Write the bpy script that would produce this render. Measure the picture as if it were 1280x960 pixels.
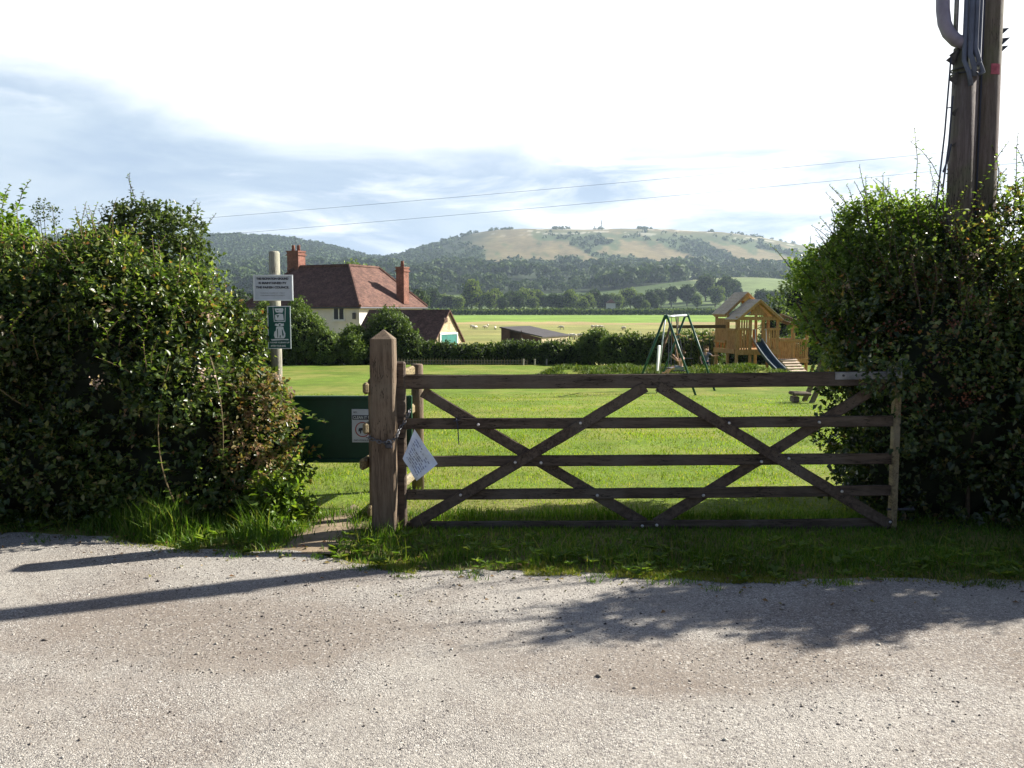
import bpy, math, random
import numpy as np
from mathutils import Vector, Matrix
random.seed(7); RNG = np.random.default_rng(11)
for o in list(bpy.data.objects): bpy.data.objects.remove(o)
SC = bpy.context.scene
COL = SC.collection
PI = math.pi

# ------------------------------------------------------------------ camera
FPX = 1100.0                       # focal length in pixels of a 1280 wide frame
CH = 1.63                          # eye height
TH = math.atan(92.0/FPX)           # tilt down
cam = bpy.data.cameras.new("camera"); camo = bpy.data.objects.new("camera", cam); COL.objects.link(camo)
cam.sensor_width = 36; cam.lens = FPX/1280*36
cam.clip_start = 0.05; cam.clip_end = 12000
camo.location = (0, 0, CH); camo.rotation_euler = (PI/2-TH, 0, 0)
SC.camera = camo
# ------------------------------------------------------------------ light
SUN_AZ = math.atan2(0.917, 0.40)   # from +Y towards +X
SUN_EL = math.radians(31.5)
sd = Vector((math.sin(SUN_AZ)*math.cos(SUN_EL), math.cos(SUN_AZ)*math.cos(SUN_EL), math.sin(SUN_EL)))
sl = bpy.data.lights.new("sun", 'SUN'); sl.energy = 5.0; sl.angle = math.radians(0.53); sl.color = (1.0, .95, .86)
so = bpy.data.objects.new("sun", sl); COL.objects.link(so); so.location = (10, 10, 30)
so.rotation_euler = sd.to_track_quat('Z', 'Y').to_euler()
W = bpy.data.worlds.new("World"); SC.world = W; W.use_nodes = True
SC.view_settings.view_transform = 'Standard'; SC.view_settings.look = 'None'
SC.view_settings.exposure = 1.35; SC.view_settings.gamma = 1.0
SC.view_settings.use_curve_mapping = False
SC.render.resolution_x = 1024; SC.render.resolution_y = 768
SC.render.engine = 'CYCLES'
try:
    SC.cycles.max_bounces = 5; SC.cycles.diffuse_bounces = 2; SC.cycles.glossy_bounces = 1
    SC.cycles.transmission_bounces = 2; SC.cycles.volume_bounces = 0; SC.cycles.transparent_max_bounces = 4
    SC.cycles.use_fast_gi = False
except Exception: pass

class NT:
    """small helper for building node trees"""
    def __init__(s, tree): s.t = tree; s.t.nodes.clear()
    def n(s, typ, **kw):
        nd = s.t.nodes.new(typ)
        ins = kw.pop('ins', {})
        for k, v in kw.items(): setattr(nd, k, v)
        for k, v in ins.items(): s.set(nd.inputs[k], v)
        return nd
    def set(s, sock, v):
        if isinstance(v, bpy.types.NodeSocket): s.t.links.new(v, sock)
        elif isinstance(v, tuple) and len(v) == 3 and sock.type == 'RGBA': sock.default_value = (*v, 1)
        else: sock.default_value = v
    def math(s, op, a, b=0.0, c=0.0, clamp=False):
        m = s.n('ShaderNodeMath', operation=op, use_clamp=clamp); s.set(m.inputs[0], a); s.set(m.inputs[1], b); s.set(m.inputs[2], c); return m.outputs[0]
    def mix(s, f, a, b, bt='MIX'):
        m = s.n('ShaderNodeMix', data_type='RGBA', blend_type=bt); s.set(m.inputs[0], f); s.set(m.inputs[6], a); s.set(m.inputs[7], b); return m.outputs[2]
    def sm(s, v, a, b, lo=0.0, hi=1.0):
        m = s.n('ShaderNodeMapRange', interpolation_type='SMOOTHSTEP'); s.set(m.inputs[0], v)
        for i, x in enumerate((a, b, lo, hi)): s.set(m.inputs[i+1], x)
        return m.outputs[0]
    def noise(s, vec, scale, detail=4, rough=.55, dist=0.0):
        m = s.n('ShaderNodeTexNoise'); s.set(m.inputs['Scale'], scale); s.set(m.inputs['Detail'], detail); s.set(m.inputs['Roughness'], rough); s.set(m.inputs['Distortion'], dist)
        if vec is not None: s.set(m.inputs['Vector'], vec)
        return m.outputs[0]
    def vmap(s, vec, scale=(1,1,1), rot=(0,0,0), loc=(0,0,0)):
        m = s.n('ShaderNodeMapping'); s.set(m.inputs[0], vec); m.inputs[1].default_value = loc; m.inputs[2].default_value = rot; m.inputs[3].default_value = scale; return m.outputs[0]

def make_world():
    T = NT(W.node_tree)
    sky = T.n('ShaderNodeTexSky', sky_type='NISHITA', sun_disc=False)
    sky.sun_elevation = SUN_EL; sky.sun_rotation = SUN_AZ; sky.air_density = 1.0; sky.dust_density = 1.0; sky.ozone_density = 1.0
    tc = T.n('ShaderNodeTexCoord').outputs['Generated']
    sep = T.n('ShaderNodeSeparateXYZ'); T.set(sep.inputs[0], tc); x, y, z = sep.outputs
    ys = T.math('MAXIMUM', y, 0.02)
    u = T.math('DIVIDE', x, ys); v = T.math('DIVIDE', z, ys)
    n1 = T.noise(T.vmap(tc, (2.2, 2.2, 8.0), loc=(3.1, 0.4, 1.7)), 1.6, 6, .56, .5)
    n2 = T.noise(T.vmap(tc, (3.0, 3.0, 15.0), rot=(0, -.12, 0), loc=(.3, 5.2, 2.0)), 1.7, 8, .60, .5)
    # edge of the bright cloud sheet: low in the right of the view, higher on the left
    edge = T.sm(u, -.65, -.05, .27, .15)
    e = T.math('ADD', T.math('SUBTRACT', v, edge), T.math('MULTIPLY', T.math('SUBTRACT', n1, .5), .12))
    sheet = T.sm(e, -.02, .055)
    # streaky cloud below the sheet
    low = T.math('ADD', n2, T.sm(v, .02, .12, .08, -.05))
    low = T.math('ADD', low, T.sm(u, -.3, .35, -.02, .13))
    streak = T.math('MULTIPLY', T.sm(low, .43, .74), .92)
    f = T.math('MAXIMUM', sheet, streak)
    grey = T.mix(T.sm(n1, .35, .65), (1.95, 2.5, 3.25), (2.75, 3.25, 3.75))
    white = (5.6, 5.7, 5.8)
    cl = T.mix(f, grey, white)
    # away from the bright part ahead the cloud breaks up to open sky
    ahead = T.sm(y, .05, .45)
    lowel = T.sm(z, .62, .38)
    brk = T.math('MULTIPLY', ahead, lowel)
    oth = T.math('MULTIPLY', T.sm(n1, .52, .70), .45)
    f2 = T.math('MAXIMUM', brk, oth, clamp=True)
    cl2 = T.mix(brk, (1.6, 1.8, 2.2), cl)
    col = T.mix(f2, T.mix(1.0, sky.outputs[0], (.38, .37, .41), 'MULTIPLY'), cl2)
    bg = T.n('ShaderNodeBackground'); T.set(bg.inputs[0], col); bg.inputs[1].default_value = 0.1
    out = T.n('ShaderNodeOutputWorld'); T.t.links.new(bg.outputs[0], out.inputs[0])
make_world()

# ------------------------------------------------------------------ geometry of the view -> world helpers
def P(px, py, Y):
    """world point seen at photo pixel px,py at distance Y along +Y"""
    a = (px-640)/FPX; b = (480-py)/FPX
    d = (a, math.cos(TH)+b*math.sin(TH), -math.sin(TH)+b*math.cos(TH))
    t = Y/d[1]
    return Vector((d[0]*t, Y, CH+d[2]*t))
def X(px, Y, py=450): return P(px, py, Y).x
def Z(py, Y): return P(640, py, Y).z
def G(px, py, z=0.0):
    a = (px-640)/FPX; b = (480-py)/FPX
    d = (a, math.cos(TH)+b*math.sin(TH), -math.sin(TH)+b*math.cos(TH))
    t = (z-CH)/d[2]
    return (d[0]*t, d[1]*t)
# value noise
_H = np.random.default_rng(5).random(65536)
def _h2(i, j, s=0): return _H[((i*73856093) ^ (j*19349663) ^ (s*83492791)) & 65535]
def vn(x, y, s=0):
    x = np.asarray(x, float); y = np.asarray(y, float)
    i = np.floor(x).astype(np.int64); j = np.floor(y).astype(np.int64)
    fx = x-i; fy = y-j; fx = fx*fx*(3-2*fx); fy = fy*fy*(3-2*fy)
    return (_h2(i,j,s)*(1-fx)+_h2(i+1,j,s)*fx)*(1-fy)+(_h2(i,j+1,s)*(1-fx)+_h2(i+1,j+1,s)*fx)*fy
def fbm(x, y, o=4, s=0):
    r = 0; a = .5; t = 0
    for k in range(o):
        r = r+a*vn(x*2**k, y*2**k, s+k*7); t += a; a *= .55
    return r/t
def vn3(p, s=0):
    return (vn(p[...,0]+p[...,2]*.7, p[...,1]-p[...,2]*.6, s)+vn(p[...,1]*1.1+5, p[...,2]*1.1-p[...,0]*.5, s+3))/2

# ------------------------------------------------------------------ materials
def mat(name): 
    m = bpy.data.materials.new(name); m.use_nodes = True; return m, NT(m.node_tree)
def fin(T, shader, disp=None):
    o = T.n('ShaderNodeOutputMaterial'); T.t.links.new(shader, o.inputs[0])
    if disp is not None: T.t.links.new(disp, o.inputs[2])
def bump(T, h, strength=.5, dist=.01):
    b = T.n('ShaderNodeBump'); T.set(b.inputs['Height'], h); b.inputs['Strength'].default_value = strength; b.inputs['Distance'].default_value = dist; return b.outputs[0]
def pr(T, col, rough=.6, normal=None, metal=0.0, spec=.3):
    p = T.n('ShaderNodeBsdfPrincipled'); T.set(p.inputs['Base Color'], col); T.set(p.inputs['Roughness'], rough); T.set(p.inputs['Metallic'], metal)
    p.inputs['Specular IOR Level'].default_value = spec
    if normal is not None: T.set(p.inputs['Normal'], normal)
    return p.outputs[0]
def OC(T): return T.n('ShaderNodeTexCoord').outputs['Object']
def simple(name, c, rough=.6, var=.25, scale=6.0, metal=0.0, b=.0, bscale=60):
    m, T = mat(name); oc = OC(T)
    n = T.noise(oc, scale, 5, .6)
    k = T.sm(n, .3, .7, 1-var, 1+var)
    col = T.mix(1.0, c, T.n('ShaderNodeCombineColor', ins={0: k, 1: k, 2: k}).outputs[0], 'MULTIPLY')
    nm = bump(T, T.noise(oc, bscale, 4), b, .004) if b else None
    fin(T, pr(T, col, rough, nm, metal)); return m
def wood(name, c1, c2, scale=(4, 4, .5), gray=None, b=.5, rough=.75):
    m, T = mat(name); oc = OC(T)
    v = T.vmap(oc, scale)
    n = T.noise(v, 9, 6, .65, .6); n2 = T.noise(oc, 2.2, 4); n3 = T.noise(T.vmap(oc, tuple(s*3 for s in scale)), 22, 4, .6)
    col = T.mix(T.sm(n, .32, .68), c1, c2)
    if gray: col = T.mix(T.math('MULTIPLY', T.sm(n2, .42, .68), .75), col, gray)
    col = T.mix(T.math('MULTIPLY', T.sm(n3, .56, .7), .6), col, (c1[0]*.4, c1[1]*.4, c1[2]*.4))
    n4 = T.noise(T.vmap(oc, tuple(s*1.6 for s in scale), loc=(3, 7, 1)), 7.5, 3, .5, .25)
    cr = T.math('MULTIPLY', T.sm(T.math('ABSOLUTE', T.math('SUBTRACT', n4, .52)), .020, .004), T.sm(T.noise(oc, 3.1, 2), .48, .56))
    col = T.mix(T.math('MULTIPLY', cr, .85), col, (c1[0]*.15, c1[1]*.15, c1[2]*.15))
    fin(T, pr(T, col, rough, bump(T, T.math('SUBTRACT', T.math('ADD', n, n3), T.math('MULTIPLY', cr, 1.5)), b, .006), spec=.2)); return m
def leafmat(name, cols, trans=.35, rough=.42, spec=.45, hue=None):
    """cols: colour stops picked by a random value per leaf"""
    m, T = mat(name)
    g = T.n('ShaderNodeNewGeometry')
    r = T.n('ShaderNodeValToRGB'); T.t.links.new(g.outputs['Random Per Island'], r.inputs[0])
    el = r.color_ramp.elements
    while len(el) < len(cols): el.new(.5)
    for i, (p_, c) in enumerate(cols): el[i].position = p_; el[i].color = (*c, 1)
    n = T.noise(OC(T), 1.1, 3)
    k = T.sm(n, .3, .7, .72, 1.25)
    col = T.mix(1.0, r.outputs[0], T.n('ShaderNodeCombineColor', ins={0: k, 1: k, 2: T.math('MULTIPLY', k, .95)}).outputs[0], 'MULTIPLY')
    p = pr(T, col, rough, spec=spec)
    tr = T.n('ShaderNodeBsdfTranslucent'); T.set(tr.inputs[0], T.mix(1.0, col, (1.55, 1.65, .65), 'MULTIPLY'))
    mx = T.n('ShaderNodeMixShader'); mx.inputs[0].default_value = trans
    T.t.links.new(p, mx.inputs[1]); T.t.links.new(tr.outputs[0], mx.inputs[2])
    fin(T, mx.outputs[0]); return m
def ground_mat():
    m, T = mat('turf_and_fields'); oc = OC(T)
    at = T.n('ShaderNodeAttribute', attribute_name='Col').outputs[0]
    sep = T.n('ShaderNodeSeparateXYZ'); T.set(sep.inputs[0], oc)
    d = T.math('ABSOLUTE', sep.outputs[1])
    n1 = T.noise(oc, 1.3, 6, .6); n2 = T.noise(oc, 28, 5, .7); n3 = T.noise(oc, .06, 6, .62); n4 = T.noise(oc, .011, 6, .7)
    k = T.math('MULTIPLY', T.sm(n1, .28, .72, .80, 1.2), T.sm(n2, .28, .72, T.sm(d, 12, 45, .55, .80), T.sm(d, 12, 45, 1.4, 1.15)))
    k = T.math('MULTIPLY', k, T.sm(n3, .3, .7, .82, 1.15))
    k = T.math('MULTIPLY', k, T.sm(n4, .3, .7, .85, 1.15))
    col = T.mix(1.0, at, T.n('ShaderNodeCombineColor', ins={0: k, 1: k, 2: k}).outputs[0], 'MULTIPLY')
    near = T.sm(d, 90, 30)
    dry = T.math('MULTIPLY', T.math('MULTIPLY', T.sm(T.noise(oc, .40, 6, .7), .44, .64), near), .75)
    col = T.mix(dry, col, (.24, .235, .06))
    fin(T, pr(T, col, .9, bump(T, n2, .6, .03), spec=.1)); return m
def gravel_mat():
    m, T = mat('gravel'); oc = OC(T)
    vo = T.n('ShaderNodeTexVoronoi', ins={'Scale': 150.0, 'Randomness': 1.0}); T.set(vo.inputs['Vector'], oc)
    vo2 = T.n('ShaderNodeTexVoronoi', ins={'Scale': 330.0}); T.set(vo2.inputs['Vector'], oc)
    sc = T.n('ShaderNodeSeparateColor'); T.set(sc.inputs[0], vo.outputs['Color'])
    sc2 = T.n('ShaderNodeSeparateColor'); T.set(sc2.inputs[0], vo2.outputs['Color'])
    big = T.noise(oc, .75, 5, .6, .4); mid = T.noise(oc, 4.5, 5, .65); fine = T.noise(oc, 140, 3, .6)
    dust = T.mix(T.sm(mid, .3, .7), (.265, .242, .212), (.345, .320, .280))
    dust = T.mix(T.math('MULTIPLY', T.sm(big, .46, .62), .75), dust, (.205, .170, .140))
    dust = T.mix(T.math('MULTIPLY', T.sm(T.noise(oc, .33, 3, .5), .5, .62), .55), dust, (.40, .375, .335))
    st = T.mix(T.sm(sc.outputs[0], .1, .95), (.175, .160, .148), (.49, .46, .41))
    st = T.mix(T.math('GREATER_THAN', sc.outputs[1], .90), st, (.06, .052, .052))
    st = T.mix(T.math('GREATER_THAN', sc.outputs[2], .95), st, (.62, .60, .55))
    worn = T.sm(T.noise(oc, 2.1, 5, .7), .40, .62, .45, .90)
    vo3 = T.n('ShaderNodeTexVoronoi', ins={'Scale': 62.0, 'Randomness': 1.0}); T.set(vo3.inputs['Vector'], T.vmap(oc, (1, 1, 1), loc=(.37, .91, 0)))
    s3 = T.n('ShaderNodeSeparateColor'); T.set(s3.inputs[0], vo3.outputs['Color'])
    def patch(cx, cy, rx, ry):
        q = T.n('ShaderNodeTexGradient', gradient_type='SPHERICAL'); T.set(q.inputs[0], T.vmap(oc, (1/rx, 1/ry, 1), loc=(-cx/rx, -cy/ry, 0))); return q.outputs['Fac']
    pt = T.math('MAXIMUM', patch(-1.35, 4.35, 1.5, .75), T.math('MAXIMUM', patch(.9, 3.9, 1.2, .5), patch(2.6, 3.6, .6, 1.2)))
    pt = T.sm(T.math('ADD', pt, T.math('MULTIPLY', T.math('SUBTRACT', mid, .5), .8)), .12, .55)
    dust = T.mix(T.math('MULTIPLY', pt, .72), dust, (.185, .150, .120))
    worn = T.math('MULTIPLY', worn, T.math('SUBTRACT', 1.0, T.math('MULTIPLY', pt, .45)))
    col = T.mix(T.math('MULTIPLY', T.sm(vo.outputs['Distance'], .75, .30), worn), dust, st)
    big3 = T.math('MULTIPLY', T.sm(vo3.outputs['Distance'], .62, .38), T.sm(s3.outputs[2], .45, .60))
    col = T.mix(T.math('MULTIPLY', big3, .5), col, T.mix(T.sm(s3.outputs[0], .1, .9), (.12, .105, .105), (.52, .49, .44)))
    k = T.sm(sc2.outputs[0], 0, 1, .70, 1.3)
    col = T.mix(1.0, col, T.n('ShaderNodeCombineColor', ins={0: k, 1: k, 2: k}).outputs[0], 'MULTIPLY')
    hgt = T.math('ADD', T.math('MULTIPLY', T.sm(vo.outputs['Distance'], .8, .1), worn), T.math('MULTIPLY', T.math('ADD', fine, vo2.outputs['Distance']), .35))
    hgt = T.math('ADD', hgt, T.math('MULTIPLY', mid, 1.5))
    hgt = T.math('ADD', hgt, T.math('MULTIPLY', big3, .7))
    hgt = T.math('ADD', hgt, T.math('MULTIPLY', T.noise(oc, 38, 4, .65), .9))
    fin(T, pr(T, col, .9, bump(T, hgt, .52, .005), spec=.15)); return m
M = {}
M['ground'] = ground_mat(); M['gravel'] = gravel_mat()
M['dirt'] = simple('bare_earth', (.25, .19, .125), .95, .3, 5, b=.8, bscale=45)
M['stone'] = leafmat('loose_stones', [(0, (.05,.045,.046)), (.22, (.15,.13,.12)), (.6, (.31,.28,.25)), (1, (.55,.53,.49))], 0.0, .85, .15)
M['gate'] = wood('weathered_gate_timber', (.062, .044, .033), (.140, .104, .078), (.4, 4, 4), (.155, .13, .104))
M['gatediag'] = wood('weathered_brace_timber', (.070, .049, .037), (.150, .112, .084), (3, 3, 3), (.16, .135, .108))
M['post'] = wood('weathered_post_timber', (.100, .068, .045), (.22, .160, .110), (5, 5, .4), (.20, .165, .12))
M['rail'] = wood('pale_split_rail', (.15, .11, .06), (.30, .24, .13), (5, .6, 5), (.3, .27, .2))
M['pole'] = wood('utility_pole_timber', (.115, .085, .075), (.20, .16, .145), (5, 5, .35), (.13, .14, .075))
M['signpole'] = wood('grey_sign_post', (.26, .24, .19), (.42, .40, .33), (5, 5, .5), (.30, .31, .22))
M['signwhite'] = simple('off_white_enamel', (.52, .56, .60), .45, .08, 9)
M['signgreen'] = simple('dark_green_enamel', (.006, .085, .062), .4, .15, 9)
M['ink'] = simple('dark_lettering', (.03, .035, .05), .5, .1)
M['whiteink'] = simple('white_lettering', (.68, .72, .72), .5, .05)
M['red'] = simple('red_ring', (.35, .06, .05), .5, .1)
M['green'] = simple('dark_green_painted_board', (.004, .042, .022), .42, .25, 3)
M['galv'] = simple('galvanised_steel', (.27, .275, .29), .45, .25, 20, .6)
M['chain'] = simple('dull_chain_steel', (.16, .16, .17), .5, .3, 20, .5)
M['darkmetal'] = simple('dark_steel', (.07, .07, .08), .45, .3, 20, .5)
M['bolt'] = simple('pale_bolt_heads', (.62, .6, .58), .35, .1, 20, .7)
M['conduit'] = simple('blue_grey_cable', (.105, .12, .175), .5, .2, 5)
M['pipe'] = simple('purple_grey_pipe', (.22, .20, .27), .45, .25, 5)
M['pinkplate'] = simple('faded_red_plate', (.40, .09, .12), .5, .3, 20)
M['cable'] = simple('dark_cable', (.045, .05, .08), .6, .1)
M['wire'] = simple('overhead_wire', (.16, .19, .25), .6, .1)
M['twig'] = simple('twigs_and_stems', (.075, .052, .035), .85, .35, 12)
M['cane'] = simple('bramble_cane', (.16, .12, .06), .7, .3, 12)
M['bark'] = simple('tree_bark', (.085, .07, .05), .9, .35, 8, b=.6, bscale=20)
M['inner'] = simple('painted_shade_core', (.010, .014, .006), .95, .4, 9)  # near-black colour standing in for deep shade within the foliage
M['render'] = simple('white_render', (.66, .62, .58), .85, .07, 1.2)
M['brick'] = None
M['glass'] = simple('window_glass', (.02, .025, .035), .12, .1)
M['paintwhite'] = simple('white_paint', (.72, .72, .7), .45, .05)
M['teal'] = simple('teal_painted_door', (.03, .17, .14), .55, .15, 4)
M['felt'] = simple('grey_felt_roof', (.055, .050, .052), .85, .2, 2)
M['shedwall'] = simple('brown_shed_boards', (.085, .05, .035), .8, .2, 3)
M['shedpale'] = simple('pale_shed_boards', (.36, .30, .19), .8, .12, 3)
M['playwood'] = wood('orange_stained_timber', (.34, .175, .065), (.56, .33, .14), (4, 4, .6), None, .3)
M['playroof'] = wood('silvered_roof_boards', (.48, .38, .28), (.70, .58, .45), (.6, 4, 4), None, .3)
M['playdark'] = wood('brown_timber_beam', (.10, .06, .03), (.20, .12, .06), (.5, 4, 4), None, .3)
M['slide'] = simple('blue_slide_plastic', (.018, .045, .075), .3, .12, 3)
M['swinggreen'] = simple('green_tube_steel', (.012, .075, .045), .4, .15, 6)
M['swinggrey'] = simple('pale_tube_steel', (.46, .50, .50), .35, .1, 6, .4)
M['white'] = simple('white_plastic', (.75, .76, .76), .4, .05)
M['skin'] = simple('skin', (.62, .36, .24), .55, .08, 6)
M['hair'] = simple('brown_hair', (.17, .095, .045), .7, .3, 30)
M['shirt'] = simple('grey_shirt', (.15, .155, .20), .85, .2, 12)
M['shorts'] = simple('pale_blue_shorts', (.24, .28, .34), .85, .2, 12)
M['darkshorts'] = simple('dark_shorts', (.03, .035, .06), .85, .2, 12)
M['wool'] = simple('cream_wool', (.66, .60, .47), .95, .15, 10, b=.6, bscale=25)
M['sheepface'] = simple('sheep_face', (.18, .15, .12), .8, .2)
M['bench'] = wood('grey_brown_bench_timber', (.08, .055, .04), (.20, .15, .105), (4, .6, 4), (.22, .19, .15), .4)
M['mast'] = simple('mast_lattice', (.25, .28, .32), .6, .1)
M['paper'] = simple('white_printed_sheet', (.74, .80, .90), .5, .10, 18)
def brickmat(name, c1, c2, mortar, scale, rough=.9):
    m, T = mat(name); oc = OC(T)
    g = T.n('ShaderNodeTexBrick', ins={'Scale': scale, 'Color1': (*c1, 1), 'Color2': (*c2, 1), 'Mortar': (*mortar, 1), 'Mortar Size': .02, 'Bias': 0.0})
    T.set(g.inputs['Vector'], T.vmap(oc, (1, 1, 1), rot=(PI/2, 0, 0)))
    n = T.noise(oc, 1.6, 6, .65); k = T.sm(n, .3, .7, .72, 1.28)
    n5 = T.noise(oc, 9, 3, .6); k = T.math('MULTIPLY', k, T.sm(n5, .3, .7, .8, 1.2))
    col = T.mix(1.0, g.outputs[0], T.n('ShaderNodeCombineColor', ins={0: k, 1: k, 2: k}).outputs[0], 'MULTIPLY')
    fin(T, pr(T, col, rough)); return m
M['brick'] = brickmat('red_brick', (.17, .056, .036), (.24, .088, .056), (.24, .19, .16), 5)
M['tile'] = brickmat('clay_roof_tiles', (.105, .050, .040), (.165, .088, .064), (.08, .05, .04), 4)
M['palebrick'] = brickmat('pale_weathered_boards', (.42, .33, .20), (.52, .42, .27), (.3, .24, .16), 3)

G1 = (.035, .060, .016); G2 = (.060, .095, .024); G3 = (.105, .140, .035)
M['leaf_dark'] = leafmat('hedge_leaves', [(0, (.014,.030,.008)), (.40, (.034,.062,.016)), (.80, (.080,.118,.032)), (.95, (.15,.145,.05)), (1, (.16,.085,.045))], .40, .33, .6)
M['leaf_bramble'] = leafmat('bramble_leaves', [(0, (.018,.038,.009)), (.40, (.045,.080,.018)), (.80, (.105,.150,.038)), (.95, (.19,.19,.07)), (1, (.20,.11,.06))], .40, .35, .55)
M['leaf_dry'] = leafmat('drying_leaves', [(0, (.10,.11,.035)), (.35, (.20,.18,.07)), (.7, (.26,.16,.09)), (1, (.14,.07,.04))], .3, .6, .3)
M['leaf_light'] = leafmat('pale_green_leaves', [(0, (.065,.115,.022)), (.5, (.12,.19,.038)), (1, (.22,.275,.075))], .52, .36, .5)
M['leaf_fresh'] = leafmat('yellow_green_leaves', [(0, (.075,.13,.018)), (.5, (.12,.20,.028)), (1, (.21,.26,.045))], .45, .40, .4)
M['leaf_lit_tone'] = leafmat('painted_sunlit_leaves', [(0, (.065,.105,.026)), (.45, (.120,.168,.048)), (.85, (.21,.25,.085)), (.95, (.24,.15,.06)), (1, (.27,.11,.07))], .48, .30, .7)  # paler leaf colour standing in for sunlight on the hedge tops
M['leaf_elder'] = leafmat('grey_green_leaves', [(0, (.035,.055,.020)), (.5, (.065,.095,.036)), (1, (.115,.145,.055))], .35, .40, .4)
M['berry'] = leafmat('berries', [(0, (.13,.035,.02)), (1, (.26,.10,.055))], .05, .4, .4)
M['flower'] = leafmat('faded_flowers', [(0, (.42,.30,.26)), (1, (.60,.46,.40))], .25, .6, .3)
M['far_leaf'] = leafmat('tree_foliage', [(0, (.018,.038,.012)), (.5, (.038,.070,.018)), (1, (.080,.120,.028))], .15, .7, .15)
M['far_leaf2'] = leafmat('light_tree_foliage', [(0, (.075,.12,.022)), (.5, (.13,.185,.036)), (1, (.20,.25,.055))], .2, .7, .15)
M['hill_leaf'] = leafmat('hillside_foliage', [(0, (.022,.045,.018)), (.5, (.042,.075,.028)), (1, (.080,.115,.040))], .1, .8, .1)
M['garden_leaf'] = leafmat('garden_shrub_leaves', [(0, (.045,.080,.018)), (.5, (.095,.145,.034)), (1, (.18,.235,.070))], .3, .5, .3)
M['lowhedge'] = leafmat('clipped_hedge_leaves', [(0, (.030,.052,.014)), (.5, (.065,.105,.024)), (1, (.14,.19,.055))], .3, .5, .3)
M['blade'] = leafmat('grass_blades', [(0, (.048,.105,.012)), (.5, (.090,.175,.018)), (.85, (.145,.225,.030)), (1, (.24,.22,.08))], .42, .5, .25)
M['blade_rough'] = leafmat('rough_grass_blades', [(0, (.045,.085,.014)), (.6, (.085,.135,.022)), (1, (.17,.18,.06))], .25, .6, .15)
M['blade_lawn'] = leafmat('lawn_blades', [(0, (.10,.165,.012)), (.5, (.16,.235,.020)), (.84, (.22,.27,.034)), (1, (.33,.28,.09))], .42, .55, .2)
M['blade_dry'] = leafmat('yellowing_blades', [(0, (.14,.19,.025)), (.6, (.22,.24,.04)), (1, (.30,.25,.11))], .42, .55, .2)

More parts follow.
